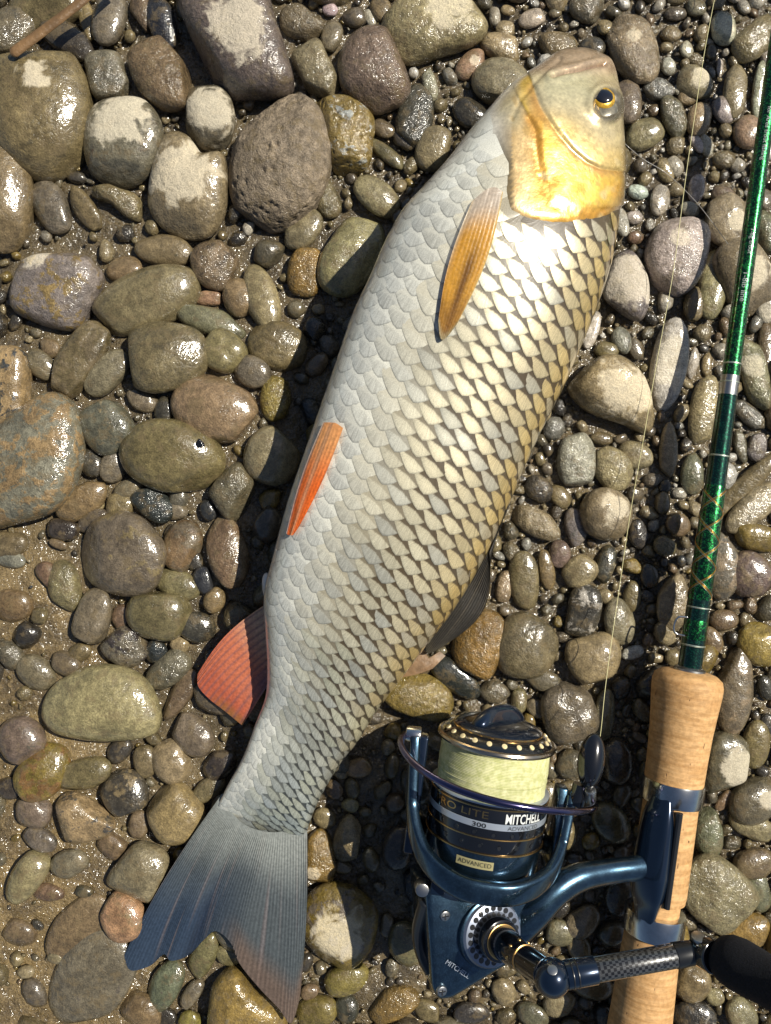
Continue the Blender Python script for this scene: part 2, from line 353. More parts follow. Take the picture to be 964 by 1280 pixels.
S(128, 880, 76, 46, 8, 't', R=.45, m=.25, P=[(51, 886), (60, 862), (85, 843), (120, 832), (160, 836), (188, 855), (203, 885), (204, 908), (188, 921), (130, 926), (80, 919), (58, 906)], L='large flat tan stone with a D-shaped outline')
S(18, 756, 24, 21, 20, 'r', s=.55); S(80, 733, 32, 20, 80, 'b', s=.5, R=.9); S(82, 830, 19, 15, 20, 'r', s=.3); S(12, 682, 24, 16, 5, 'r', s=.5, q=3); S(45, 840, 26, 20, 40, 'g', s=.5); S(100, 815, 16, 12, -30, 'b', s=.3); S(15, 700, 18, 10, 10, 'c', s=.5); S(62, 720, 20, 14, 60, 'r', s=.5)
S(27, 925, 29, 27, 60, 'g', R=.3); S(52, 964, 38, 27, -50, 'y', c2=(.2, .11, .04), m=.7); S(106, 966, 34, 20, -15, 'b'); S(150, 938, 17, 12, -50, 'd'); S(182, 952, 20, 15, 70, 'b'); S(216, 953, 27, 23, 60, 't', q=2.6); S(240, 917, 30, 23, 40, 'p', R=.5); S(12, 985, 16, 13, 0, 'd', s=.2)
S(156, 992, 29, 26, 50, 'd', R=.5, c2=(.25, .19, .1), m=.5); S(106, 1022, 38, 32, 35, 'o', R=.7, c2=(.07, .065, .055), m=.55, P=[(72, 994), (84, 988), (104, 993), (128, 1012), (144, 1030), (132, 1046), (105, 1053), (84, 1052), (77, 1030)], L='ochre stone marbled with grey lines on the muddy side')
S(42, 1016, 22, 18, 10, 'p'); S(173, 1030, 17, 12, 95, 'r'); S(50, 1049, 21, 13, 28, 'g', R=.3); S(88, 1079, 24, 19, -20, 'g', s=.2); S(35, 1094, 37, 20, -56, 't', R=.4); S(140, 1056, 17, 14, 40, 'r', s=.3, q=3); S(173, 1089, 42, 35, 20, 't', R=.5, P=[(132, 1100), (142, 1082), (165, 1056), (182, 1052), (206, 1064), (213, 1085), (206, 1110), (192, 1127), (160, 1118), (140, 1110)]); S(155, 1148, 30, 26, 60, 'o', R=.5, c2=(.22, .17, .09), m=.5)
S(218, 1016, 38, 37, 30, 'o', R=.45, m=.2, P=[(183, 1012), (195, 985), (222, 977), (242, 992), (257, 1012), (254, 1034), (240, 1050), (215, 1055), (196, 1044)], L='glossy orange-tan stone leaning by the tail root')
S(276, 955, 24, 17, -35, 'd'); S(262, 985, 24, 13, -38, 'b'); S(112, 1225, 68, 44, -52, 'p', f=.35, s=.45, R=.5, L='broad flat purplish slab sunk in the mud by the tail'); S(100, 1160, 52, 30, -55, 'b', f=.35, s=.6); S(60, 1116, 20, 12, 10, 'r', s=.4); S(104, 1114, 11, 7, 10, 'd', s=.2); S(48, 1156, 8, 5, 40, 'd'); S(70, 1197, 10, 8, 0, 't', s=.3); S(25, 1165, 22, 16, 20, 'b', s=.6)
S(207, 1232, 33, 19, -60, 'g', R=.6); S(254, 1196, 33, 16, -62, 'b', R=.5); S(285, 1194, 16, 12, 15, 'b'); S(240, 1243, 21, 11, -56, 'g'); S(306, 1250, 50, 40, 30, 'y', R=.6, q=2.7, c2=(.2, .16, .09), P=[(264, 1240), (272, 1222), (288, 1209), (302, 1212), (322, 1238), (356, 1268), (352, 1300), (300, 1305), (262, 1295)], L='ochre boulder with a blunt corner under the tail lobe'); S(206, 1270, 16, 12, 20, 'd'); S(238, 1275, 14, 12, 0, 'y'); S(176, 1262, 28, 20, 20, 'b', s=.4)
S(447, 960, 15, 12, -30, 'o', q=2.6); S(440, 985, 14, 9, 85, 'b'); S(418, 986, 12, 10, 60, 'r'); S(438, 1007, 11, 9, 0, 't'); S(406, 1022, 14, 12, 30, 'b'); S(435, 1048, 31, 17, 98, 't', R=.9); S(399, 1074, 34, 20, 85, 'y', D=(-6, 14, 9), R=.9); S(428, 1083, 11, 9, 0, 'b'); S(425, 965, 12, 9, 0, 't', s=.2)
S(425, 1154, 55, 49, 50, 'y', D=(2, 2, 33), R=.6, c2=(.15, .12, .085), m=.6, P=[(376, 1150), (385, 1120), (410, 1103), (440, 1106), (468, 1128), (474, 1150), (468, 1178), (445, 1203), (420, 1209), (390, 1190)], L='ochre stone with a dried white map-like crust beside the tail fin')
S(484, 1158, 15, 8, 95, 'g'); S(432, 1224, 28, 19, -18, 'y', c2=(.16, .13, .07)); S(434, 1260, 17, 14, 80, 'd'); S(396, 1264, 27, 18, -15, 'y'); S(388, 1240, 12, 10, 0, 'r'); S(492, 1256, 34, 22, -20, 'y', s=.4, R=.9); S(535, 1262, 18, 13, 30, 'b'); S(590, 1266, 22, 14, 0, 'd'); S(630, 1240, 18, 14, 60, 't'); S(665, 1268, 20, 14, 20, 'g')
S(764, 493, 58, 44, 35, 't', D=(12, -4, 34), R=.5, P=[(710, 486), (722, 462), (745, 447), (772, 444), (798, 462), (813, 492), (817, 528), (808, 543), (780, 530), (735, 514)], f=.75, L='egg-shaped tan stone with a broad dried patch by the dorsal side')
S(836, 455, 55, 21, 97, 'w', R=.5, m=.2, D=(0, 0, 40), L='long dry pale grey stone crossed by the line'); S(880, 516, 44, 17, 96, 't', R=.7); S(836, 564, 34, 11, 92, 't', R=.6); S(866, 592, 25, 14, 92, 'p'); S(796, 570, 22, 16, 35, 't'); S(752, 548, 14, 8, 10, 'r'); S(719, 576, 37, 25, 96, 'l', R=1.2, L='pale pebble with a wrinkled glittering surface'); S(766, 588, 28, 23, 50, 't', R=.8)
S(757, 642, 33, 31, 20, 't', D=(10, -8, 20), f=.8, L='round brown pebble with a cream dried cap under the line'); S(740, 412, 24, 9, 108, 'w'); S(757, 438, 15, 10, 10, 'b'); S(778, 426, 17, 12, 60, 'c', R=.8); S(795, 436, 14, 9, 80, 'g'); S(867, 456, 18, 7, 95, 'l'); S(883, 456, 15, 6, 95, 't'); S(940, 462, 52, 18, 76, 't', D=(-6, -4, 14), R=.8); S(959, 438, 36, 10, 90, 'r'); S(938, 520, 26, 11, 42, 'g', R=.8); S(925, 556, 22, 8, 80, 'g', R=.8); S(945, 558, 20, 12, 100, 'c', R=.9)
S(930, 608, 62, 13, -46, 'b', L='narrow stick-like brown stone beside the green rod'); S(941, 634, 44, 18, -42, 't', R=.7); S(946, 672, 30, 17, 10, 'y'); S(903, 708, 43, 21, 86, 'p', R=.5, c2=(.28, .21, .13), m=.7); S(938, 718, 29, 26, 40, 'p', c2=(.26, .19, .12), m=.6); S(847, 656, 17, 14, 60, 'r'); S(832, 682, 16, 12, 20, 'b', R=.8); S(841, 754, 37, 19, 97, 't', R=.7); S(833, 792, 15, 13, 60, 't'); S(812, 720, 16, 11, 80, 'd'); S(828, 630, 14, 10, 90, 'b')
S(918, 862, 53, 22, 96, 'p', R=.5, c2=(.27, .2, .12), m=.6, L='tall pinkish-brown stone beside the fore grip'); S(949, 803, 29, 24, 70, 'y', c2=(.2, .17, .09), R=.5); S(945, 930, 31, 17, 98, 'b'); S(906, 952, 39, 27, 95, 'g', D=(7, 0, 23), q=2.6, f=.7, L='grey stone with a white dried face beside the cork grip'); S(960, 905, 15, 10, 90, 'd'); S(890, 800, 18, 12, 60, 'b', s=.3); S(905, 775, 18, 13, 0, 'b', s=.3); S(957, 860, 16, 10, 80, 'd')
S(884, 1040, 32, 18, 86, 'g', R=.8); S(945, 1000, 34, 26, -30, 'g', D=(8, -6, 12)); S(942, 1034, 32, 15, 20, 'b'); S(944, 1079, 27, 19, -10, 'r', c2=(.2, .15, .08), m=.7); S(948, 1113, 25, 15, 80, 'g'); S(896, 1116, 55, 38, 42, 't', R=.9, q=2.6, c2=(.2, .17, .12), L='big rough tan stone behind the lower cork grip'); S(930, 1166, 30, 21, -20, 'y', c2=(.2, .16, .09)); S(866, 1228, 24, 22, 60, 'b'); S(866, 1270, 26, 20, 10, 'd', c2=(.35, .33, .28), m=.5); S(893, 1246, 11, 10, 0, 't'); S(925, 1268, 24, 18, 50, 't'); S(905, 1000, 16, 7, -50, 'r')
S(668, 652, 36, 17, 28, 't', R=1.2, s=.1); S(674, 612, 20, 16, 40, 'd', R=.7); S(700, 692, 17, 13, 80, 'p'); S(683, 712, 25, 10, 80, 'b'); S(724, 714, 23, 19, -40, 't', q=2.6); S(757, 706, 25, 12, 110, 'd', c2=(.28, .23, .14), m=.5); S(728, 764, 33, 20, 100, 'd', q=2.8, c2=(.35, .32, .27), m=.55, L='squarish dark pebble crusted white along one side'); S(775, 776, 29, 20, 70, 't', R=.6); S(740, 825, 37, 34, 20, 't', R=.35, P=[(705, 815), (712, 800), (735, 794), (755, 790), (772, 802), (774, 825), (762, 848), (742, 860), (724, 852), (710, 836)], L='cream-tan heart-shaped stone under the line beside the reel'); S(657, 806, 42, 37, 110, 'b', R=.5, L='broad round olive stone by the dorsal fin')
S(600, 806, 48, 32, 105, 'y', R=1.2, s=.1, L='mossy ochre rough stone touching the dorsal fin'); S(656, 728, 36, 17, 85, 'b'); S(630, 733, 22, 10, 95, 't', R=.8); S(640, 690, 14, 10, 60, 'g', R=1); S(571, 848, 36, 17, 40, 'k', R=.4, L='black stone tucked beneath the dorsal fin tip'); S(521, 871, 46, 28, 15, 'y', R=.9, L='moss-yellow stone between the fish and the reel'); S(618, 866, 20, 14, 20, 'p', R=.8); S(676, 850, 21, 13, 10, 'p'); S(649, 876, 16, 10, 85, 'b'); S(672, 886, 15, 11, 30, 't'); S(711, 890, 37, 33, 70, 'g', q=2.8, R=.6, c2=(.2, .16, .1), L='square grey-brown stone just above the line roller'); S(756, 892, 29, 12, 92, 't'); S(790, 816, 14, 8, -20, 'l'); S(700, 620, 16, 11, 60, 'b'); S(798, 668, 18, 12, 80, 'd'); S(790, 745, 18, 11, 90, 'b'); S(720, 660, 24, 14, 80, 'c', s=.3)
S(690, 1000, 24, 16, 60, 't'); S(707, 1040, 20, 14, 80, 'b'); S(730, 1150, 24, 17, -40, 't'); S(700, 1165, 20, 15, 10, 'g'); S(725, 1185, 17, 13, 60, 'b'); S(650, 1020, 26, 18, 0, 'd'); S(590, 990, 28, 20, 30, 'b'); S(520, 980, 26, 18, 60, 'd'); S(500, 1060, 28, 20, 100, 'd'); S(510, 1180, 30, 21, 70, 'b'); S(770, 950, 30, 22, 90, 'd'); S(765, 1030, 28, 20, 60, 'g'); S(775, 1120, 26, 18, 100, 'd'); S(740, 1230, 26, 18, 20, 'b'); S(700, 1255, 22, 16, -20, 't')

# icospheres
ICO = {}
for sd in (1, 2, 3, 4, 6):
    bm = bmesh.new(); bmesh.ops.create_icosphere(bm, subdivisions=sd, radius=1)
    bm.verts.ensure_lookup_table(); bm.verts.index_update()
    ICO[sd] = (np.array([v.co[:] for v in bm.verts]), np.array([[v.index for v in f.verts] for f in bm.faces])); bm.free()

def wobble(P, freq, n, rng):
    s = np.zeros(len(P))
    for _ in range(n):
        d = nrm(rng.normal(size=3)); s += np.sin(P @ d * freq * rng.uniform(.6, 1.4) + rng.uniform(0, 6.28))
    return s / n

def mudlevel(px, py):
    m = sstep(210, 60, px) * sstep(620, 760, py) + sstep(260, 120, px) * sstep(1040, 1160, py)
    return np.clip(m, 0, 1)

def bedlevel(px, py):
    top = sstep(620, 200, py)
    left = sstep(420, 300, px) * sstep(330, 460, py)
    return 0.0052 * mudlevel(px, py) + .0052 * left + .0035 * sstep(800, 860, px) * sstep(600, 700, py) - 0.0042 * top

def pebble_verts(sd, a, b, c, rng, q=2.3, amp=.06, outline=None, cuts=2):
    amp = amp * rng.uniform(.9, 1.9)
    D, F = ICO[sd]
    rho = np.hypot(D[:, 0], D[:, 1]); k = (rho ** q + np.abs(D[:, 2]) ** q) ** (-1 / q)
    P = D * k[:, None]
    if outline is not None:
        th = np.arctan2(D[:, 1], D[:, 0]); r = np.interp(th, *outline)
        w = 1 + wobble(D, 3.5, 5, rng) * amp * .5
        P = np.stack([P[:, 0] * r * w, P[:, 1] * r * w, P[:, 2] * c * (1 + wobble(D, 2.6, 4, rng) * .12)], 1)
    else:
        w = 1 + wobble(D, 2.4, 5, rng) * amp * 1.6 + wobble(D, 5, 5, rng) * amp * .5
        qq = 2.0 + max(0, q - 2.2) * 1.6
        kk = (np.abs(D[:, 0] / (rho + 1e-9)) ** qq + np.abs(D[:, 1] / (rho + 1e-9)) ** qq) ** (-1 / qq)
        P = P * np.array([a, b, c]) * (w * np.where(rho > .02, np.clip(kk, .8, 1.25), 1))[:, None]
    sc = max(a, b)
    for _ in range(cuts):
        d = rng.normal(size=3); d[2] = abs(d[2]) * .7; d = nrm(d)
        h = P @ d; lim = h.max() * rng.uniform(.70, .92); over = np.maximum(h - lim, 0)
        P = P - np.outer(over * .8, d)
    return P + nrm(P) * (wobble(D, 11, 6, rng) * amp * .12 * sc)[:, None], F

def outline_of(poly, cx, cy):
    P = np.array(poly, float); n = len(P)
    P = catmull(np.vstack([P[-1], P, P[0], P[1]]), 12 * (n + 3))[12:-12]
    x = (P[:, 0] - cx); y = -(P[:, 1] - cy)
    th = np.arctan2(y, x); r = np.hypot(x, y); o = np.argsort(th); th, r = th[o], r[o]
    g = np.linspace(-math.pi, math.pi, 181)
    rr = np.interp(g, np.r_[th - 2 * math.pi, th, th + 2 * math.pi], np.r_[r, r, r])
    ker = np.ones(5) / 5; rr = np.convolve(np.r_[rr[-7:-1], rr, rr[1:7]], ker, 'same')[6:-6]
    return g, rr

FISH_R = [(757, 76), (768, 92), (774, 125), (778, 165), (778, 210), (776, 250), (771, 285), (763, 330), (750, 372), (733, 416), (708, 475), (683, 525), (655, 585), (632, 640), (604, 700), (570, 757), (532, 808), (500, 850), (471, 888), (446, 928), (424, 956), (405, 987), (391, 1016), (383, 1040), (378, 1060)]
FISH_L = [(712, 67), (685, 79), (660, 100), (632, 122), (605, 150), (582, 178), (557, 211), (527, 245), (503, 272), (483, 307), (463, 352), (441, 400), (421, 458), (402, 512), (380, 575), (362, 628), (345, 690), (333, 740), (334, 785), (336, 826), (334, 866), (322, 900), (305, 945), (288, 976), (268, 1016)]

# landmarks used only for the wording of labels
LAND = [('the fish head', 700, 150), ('the fish belly', 430, 400), ('the red pelvic fin', 350, 620), ('the red anal fin', 260, 820), ('the blue tail fin', 260, 1130),
        ('the dark dorsal fin', 610, 740), ('the fish back', 740, 440), ('the spinning reel', 600, 1080), ('the cork handle', 860, 1000), ('the reel crank', 800, 1230), ('the green rod blank', 900, 560), ('the rod name print', 945, 200),
        ('the reed stem', 60, 40), ('the porous stone', 351, 202), ('the angular buff-streaked block', 300, 52), ('the pale triangular stone', 545, 33),
        ('the bean-shaped stone', 183, 377), ('the ochre-blotched boulder', 45, 572), ('the snail stone', 218, 572), ('the greenish-grey round stone', 152, 696), ('the D-shaped tan stone', 128, 880), ('the marbled ochre stone', 106, 1022),
        ('the orange-tan stone', 218, 1016), ('the mud-sunk flat slab', 112, 1225), ('the white-crusted stone', 425, 1154), ('the pale shiny stone', 846, 320), ('the cream heart-shaped stone', 740, 825), ('the egg-shaped tan stone', 764, 493),
        ('the cream-topped heart-shaped stone', 236, 233), ('the cream-capped pebble', 757, 642), ('the sparkling oval stone', 793, 61)]

def auto_label(s):
    r = math.sqrt(s['a'] * s['b'])
    size = 'tiny' if r < 10 else 'small' if r < 17 else 'medium' if r < 27 else 'fairly large'
    asp = s['a'] / s['b']
    shape = 'angular' if (s['q'] > 2.65 or s['P']) else 'elongated' if asp > 1.9 else 'oval' if asp > 1.25 else 'round'
    fin = ' with a dried patch' if s['D'] else ' half sunk in mud' if s['s'] >= .4 else ' rough and glinting' if s['R'] > .85 else ''
    near = min(LAND, key=lambda l: math.hypot(l[1] - s['cx'], l[2] - s['cy']) + (0 if math.hypot(l[1] - s['cx'], l[2] - s['cy']) > 12 else 99))
    noun = 'pebble' if r < 27 else 'stone'
    lab = f"{size} {CNAME[s['col']]} {shape} {noun}{fin} near {near[0]}"
    return lab, noun, near[0]

PENDING = []
def add_stone(s, rng):
    base = float(bedlevel(s['cx'], s['cy']))
    am, bm_ = s['a'] * K, s['b'] * K
    c = max(s['f'] * bm_ * (0.95 if s['b'] < 45 else .85), .0012)
    zc = base + c * (.42 - 1.1 * s['s'])
    f = (H - zc) / H
    sd = 4 if s['b'] > 22 else 3
    if s['L'] and 'porous' in s['L']: sd = 6
    out = None
    if s['P']:
        g, rr = outline_of(s['P'], s['cx'], s['cy']); out = (g, rr * K * f)
    V, F = pebble_verts(sd, am * f, bm_ * f, c, rng, s['q'], .075, out, 3 if s['R'] > .6 else 1)
    if sd == 6:   # pits
        cen = nrm(rng.normal(size=(150, 3)) * [1, 1, .8]); cen[:, 2] = np.abs(cen[:, 2]); rad = rng.uniform(.018, .055, 150)
        N = nrm(V / np.array([am, bm_, c])); dep = np.zeros(len(V))
        sq = np.array([1, am / bm_, 1.0])
        for k in range(150):
            d = np.linalg.norm((N - cen[k]) * [1, .75, 1], axis=1); dep = np.maximum(dep, rad[k] * sstep(rad[k], rad[k] * .4, d))
        V = V - N * (dep * .022)[:, None]
        V = V + N * (wobble(N, 40, 8, rng) * .0002)[:, None]
    a = 0 if s['P'] else -math.radians(s['ang'])
    tx, ty = rng.normal(0, .07, 2)
    Rm = np.array(Matrix.Rotation(a, 3, 'Z')) @ np.array(Matrix.Rotation(tx, 3, 'X')) @ np.array(Matrix.Rotation(ty, 3, 'Y'))
    V = V @ Rm.T
    P0 = U(s['cx'], s['cy'], zc)
    c1, c2 = PAL[s['col']]; c2 = s['c2'] or c2
    j = rng.uniform(.85, 1.15) * (1 + rng.normal(0, .05, 3))
    n = len(V); seed = rng.uniform()
    D = s['D']; dry = (D[0] * K * f, -D[1] * K * f, D[2] * K * f) if D else (0, 0, 0)
    at = dict(tint=('FLOAT_COLOR', np.tile([*(np.array(c1) * j), seed], (n, 1))), tint2=('FLOAT_COLOR', np.tile([*c2, s['m']], (n, 1))),
              dry=('FLOAT_COLOR', np.tile([*dry, min(s['R'], 1)], (n, 1))))
    lab, noun, near = auto_label(s)
    o = mk(noun, V + P0, F, M_STONE, loc=P0, sharp=0, attrs=at)
    if s['L']: tag(o, s['L'], noun)
    else: PENDING.append((o, s, lab, noun))
    return o

def finish_labels():
    from collections import Counter
    cnt = Counter(p[2] for p in PENDING); new = []
    for o, s, lab, noun in PENDING:
        if cnt[lab] > 1:
            ds = sorted((math.hypot(l[1] - s['cx'], l[2] - s['cy']), l[0]) for l in LAND)
            words = lab.split(' near ')[0].split()
            cut = ' '.join(words) if len(words) <= 5 else ' '.join(words[:words.index(noun) + 1])
            if ds[1][0] < 260: lab = f"{cut} between {ds[0][1]} and {ds[1][1]}".replace(' and the ', ' and ')
        new.append((o, lab, noun, s['a'] * s['b']))
    by = {}
    for p in new: by.setdefault(p[1], []).append(p)
    new = []
    for lab, ps in by.items():
        ps.sort(key=lambda p: -p[3])
        if len(ps) == 2 and ps[0][3] > 1.1 * ps[1][3] and len(lab.split()) <= 12:
            new += [(ps[0][0], lab + ', the larger of two', ps[0][2]), (ps[1][0], lab + ', the smaller of two', ps[1][2])]
        else: new += [p[:3] for p in ps]
    cnt = Counter(p[1] for p in new)
    for o, lab, noun in new:
        tag(o, lab, noun, lab.replace(noun, noun + 's', 1) if cnt[lab] > 1 else 'wet stones and pebbles of the river bed')

for s in ST: add_stone(s, RNG)
N_BIG = len(ST)

# ------------------------------------------------------------------ filler pebbles and gravel, packed into the gaps
MX, MY = 420, 420           # margin around the frame, pixels
OCC = np.zeros((1280 + 2 * MY, 964 + 2 * MX), bool)
yy, xx = np.mgrid[0:OCC.shape[0], 0:OCC.shape[1]]
for s in ST:
    m = int(max(s['a'], s['b'])) + 4
    x0, y0 = int(s['cx']) + MX, int(s['cy']) + MY
    sl = (slice(max(0, y0 - m), y0 + m), slice(max(0, x0 - m), x0 + m))
    dx, dy = xx[sl] - x0, yy[sl] - y0; t = math.radians(s['ang'])
    u = (dx * math.cos(t) + dy * math.sin(t)) / s['a']; v = (-dx * math.sin(t) + dy * math.cos(t)) / s['b']
    OCC[sl] |= (u * u + v * v) < .92

fill = []
def throw(r0, r1, tries, area, shrink=.86, mudmax=2, prob=None):
    for _ in range(tries):
        x, y = RNG.uniform(area[0], area[2]), RNG.uniform(area[1], area[3]); r = RNG.uniform(r0, r1)
        if mudmax < 2 and mudlevel(x, y) > mudmax and RNG.uniform() < .85: continue
        if prob is not None and RNG.uniform() > prob(x, y): continue
        ix, iy, m = int(x) + MX, int(y) + MY, int(r * shrink) + 1
        if ix < m or iy < m or ix >= OCC.shape[1] - m or iy >= OCC.shape[0] - m: continue
        if OCC[iy, ix]: continue
        w = OCC[iy - m:iy + m + 1, ix - m:ix + m + 1]
        gy, gx = np.mgrid[-m:m + 1, -m:m + 1]; disc = gx * gx + gy * gy <= (r * shrink) ** 2
        if (w & disc).any(): continue
        w |= disc; fill.append((x, y, r))
VIEW = (-15, -15, 979, 1295); ALL = (-MX, -MY, 964 + MX, 1280 + MY)
outer = lambda x, y: 1.0 if not (-20 < x < 984 and -20 < y < 1300) else 0.0
throw(26, 44, 5000, ALL, prob=outer)
throw(16, 26, 5000, ALL, mudmax=.3)
throw(11, 16, 9000, ALL, mudmax=.3)
dens = lambda x, y: 1.0 if (x > 540 or y < 250) else .14
throw(8, 11, 8000, VIEW, mudmax=.3, prob=lambda x, y: 1.0 if (x > 540 or y < 250) else .35)
throw(5.5, 8, 11000, VIEW, mudmax=.4, prob=dens)
throw(3.6, 5.5, 12000, VIEW, mudmax=.5, prob=dens)
throw(2.3, 3.6, 10000, VIEW, shrink=.95, prob=dens)

def inside_fish(x, y):
    for i in range(len(FISH_R) - 1):
        q = [FISH_R[i], FISH_R[i + 1], FISH_L[i + 1], FISH_L[i]]; sg = 0; ok = True
        for k in range(4):
            a, b = q[k], q[(k + 1) % 4]; cr = (b[0] - a[0]) * (y - a[1]) - (b[1] - a[1]) * (x - a[0])
            if sg == 0: sg = np.sign(cr)
            elif cr * sg < 0: ok = False; break
        if ok: return True
    return False

def fill_col(x, y, r):
    if x > 560 and y < 700: w = dict(b=2, g=2, t=3, l=2.2, w=.8, p=1.5, r=1, d=2, c=1)
    elif y < 420: w = dict(b=4, g=3, t=2, l=.5, p=1, r=1, d=3, y=1)
    else: w = dict(b=4, g=2.5, t=2, r=1.6, p=1.6, d=1.6, y=1.5, k=.6)
    ks = list(w); p = np.array([w[k] for k in ks]); return ks[RNG.choice(len(ks), p=p / p.sum())]

cand = [f for f in fill if 4 < f[0] < 960 and 4 < f[1] < 1276 and not inside_fish(f[0], f[1]) and not (505 < f[0] < 770 and 890 < f[1] < 1250)]
cand.sort(key=lambda f: -f[2])
single = set(cand[:max(0, 300 - N_BIG)])
gv, gf, gt, gt2, gd = [], [], [], [], []
off = 0
for fpt in fill:
    x, y, r = fpt
    asp = RNG.uniform(1.0, 1.75); a, b = r * math.sqrt(asp), r / math.sqrt(asp); col = fill_col(x, y, r)
    s = dict(cx=x, cy=y, a=a, b=b, ang=RNG.uniform(0, 180), col=col, D=None, q=RNG.choice([2.1, 2.3, 2.7]), f=.68, R=RNG.uniform(.3, 1), m=.35, s=.35 * float(mudlevel(x, y)), P=None, L=None, c2=None)
    if fpt in single: add_stone(s, RNG); continue
    sd = 3 if r > 24 else 2 if r > 4.5 else 1
    base = float(bedlevel(x, y)); c = .68 * b * K; zc = base + c * (.25 - s['s'])
    if inside_fish(x, y): zc = min(zc, .0075 - c)
    V, F = pebble_verts(sd, a * K, b * K, c, RNG, s['q'], .12, None, int(RNG.integers(3, 8)))
    V = V @ np.array(Matrix.Rotation(-math.radians(s['ang']), 3, 'Z')).T + U(x, y, zc)
    n = len(V); c1, c2 = PAL[col]; j = RNG.uniform(.6, 1.1)
    gv.append(V); gf.append(F + off); off += n
    gt.append(np.tile([*(np.array(c1) * j), RNG.uniform()], (n, 1))); gt2.append(np.tile([*c2, .35], (n, 1))); gd.append(np.tile([0, 0, 0, s['R']], (n, 1)))
finish_labels()
gravel = mk('gravel', np.concatenate(gv), np.concatenate(gf), M_STONE, sharp=0,
            attrs=dict(tint=('FLOAT_COLOR', np.concatenate(gt)), tint2=('FLOAT_COLOR', np.concatenate(gt2)), dry=('FLOAT_COLOR', np.concatenate(gd))))
tag(gravel, 'wet gravel and fine pebbles filling the gaps between the stones', 'gravel', kind='stuff')

# ------------------------------------------------------------------ river bed
def axis_pts(lo, hi, step, far):
    c = np.arange(lo, hi + step / 2, step); g, d, x = [], step, hi
    while x < far: d *= 1.35; x += d; g.append(x)
    h, d, x = [], step, lo
    while x > -far: d *= 1.35; x -= d; h.append(x)
    return np.r_[h[::-1], c, g]
gx, gy = axis_pts(-.30, .30, .0019, 6), axis_pts(-.36, .36, .0019, 6)
GX, GY = np.meshgrid(gx, gy, indexing='ij')
gpx, gpy = GX / K + 482, -GY / K + 640
P2 = np.stack([GX.ravel(), GY.ravel(), np.zeros(GX.size)], 1)
rr_ = np.random.default_rng(3)
gz = bedlevel(gpx, gpy).ravel() - .0012 + wobble(P2, 180, 8, rr_) * .0016 + wobble(P2, 520, 8, rr_) * .0008 + wobble(P2, 1300, 8, rr_) * .0005
far = np.hypot(P2[:, 0], P2[:, 1]) > .6; gz[far] = np.clip(gz[far], -.004, .004)
P2[:, 2] = gz
ml = mudlevel(gpx, gpy).ravel()[:, None]; tp = sstep(520, 200, gpy).ravel()[:, None]
tint = np.array([[.95, .95, .95]]) * (1 - ml) + np.array([[1.45, 1.38, 1.22]]) * ml; tint = tint * (1 - .15 * tp)
bed = mk('river_bed', P2, grid_faces(len(gx), len(gy)), M_MUD, sharp=0, attrs=dict(tint=('FLOAT_COLOR', np.c_[tint, np.ones(len(tint))])))
fix_normals(bed)
tag(bed, 'wet brown mud and sand of the river margin', 'river bed', kind='structure')

# ------------------------------------------------------------------ the fish
NF = len(FISH_R)
fu = np.linspace(0, 1, NF)
FRs, FLs = np.array(FISH_R, float), np.array(FISH_L, float)
def cr_eval(P, u):
    P = np.asarray(P, float); m = len(P); t = np.clip(np.asarray(u, float), 0, 1) * (m - 1)
    i = np.clip(t.astype(int), 0, m - 2); f = (t - i); f = f[..., None] if P.ndim > 1 else f
    g = lambda k: P[np.clip(k, 0, m - 1)]
    p0, p1, p2, p3 = g(i - 1), g(i), g(i + 1), g(i + 2)
    return 0.5 * ((2 * p1) + (-p0 + p2) * f + (2 * p0 - 5 * p1 + 4 * p2 - p3) * f ** 2 + (-p0 + 3 * p1 - 3 * p2 + p3) * f ** 3)

ratio = np.interp(fu, [0, .04, .12, .20, .28, .45, .65, .8, .92, .96, 1], [.86, .95, .86, .74, .66, .58, .54, .50, .40, .28, .02])
zbot = np.interp(fu, [0, .1, .3, .6, .85, 1], [.0125, .0120, .0120, .0120, .0115, .0118])
wpx = np.hypot(*(FRs - FLs).T) / 2
thick = ratio * wpx * K * .90
zcen = zbot + thick
WR = np.array([U(x, y, z) for (x, y), z in zip(FISH_R, zcen)]); WL = np.array([U(x, y, z) for (x, y), z in zip(FISH_L, zcen)])

def fish_surf(u, phi):
    """u 0 snout .. 1 tail root, phi 0 back .. pi/2 up .. pi belly"""
    R, L, t = cr_eval(WR, u), cr_eval(WL, u), cr_eval(thick, u)
    C, E = (R + L) / 2, (R - L) / 2
    c, s_ = np.cos(phi), np.sin(phi)
    cc = np.sign(c) * np.abs(c) ** .84; ss = np.sign(s_) * np.abs(s_) ** .80
    P = C + E * cc[..., None]
    P[..., 2] = C[..., 2] + t * ss - .11 * np.linalg.norm(E, axis=-1) * cc
    return P

def seg_dist(px, py, poly):
    """unsigned distance to polyline and the side (+ on its left when walking)"""
    best = np.full(px.shape, 1e9); side = np.zeros(px.shape)
    for (x0, y0), (x1, y1) in zip(poly[:-1], poly[1:]):
        dx, dy = x1 - x0, y1 - y0; t = np.clip(((px - x0) * dx + (py - y0) * dy) / (dx * dx + dy * dy), 0, 1)
        d = np.hypot(px - x0 - t * dx, py - y0 - t * dy); m = d < best
        best = np.where(m, d, best); side = np.where(m, np.sign(dx * (py - y0) - dy * (px - x0)), side)
    return best, side

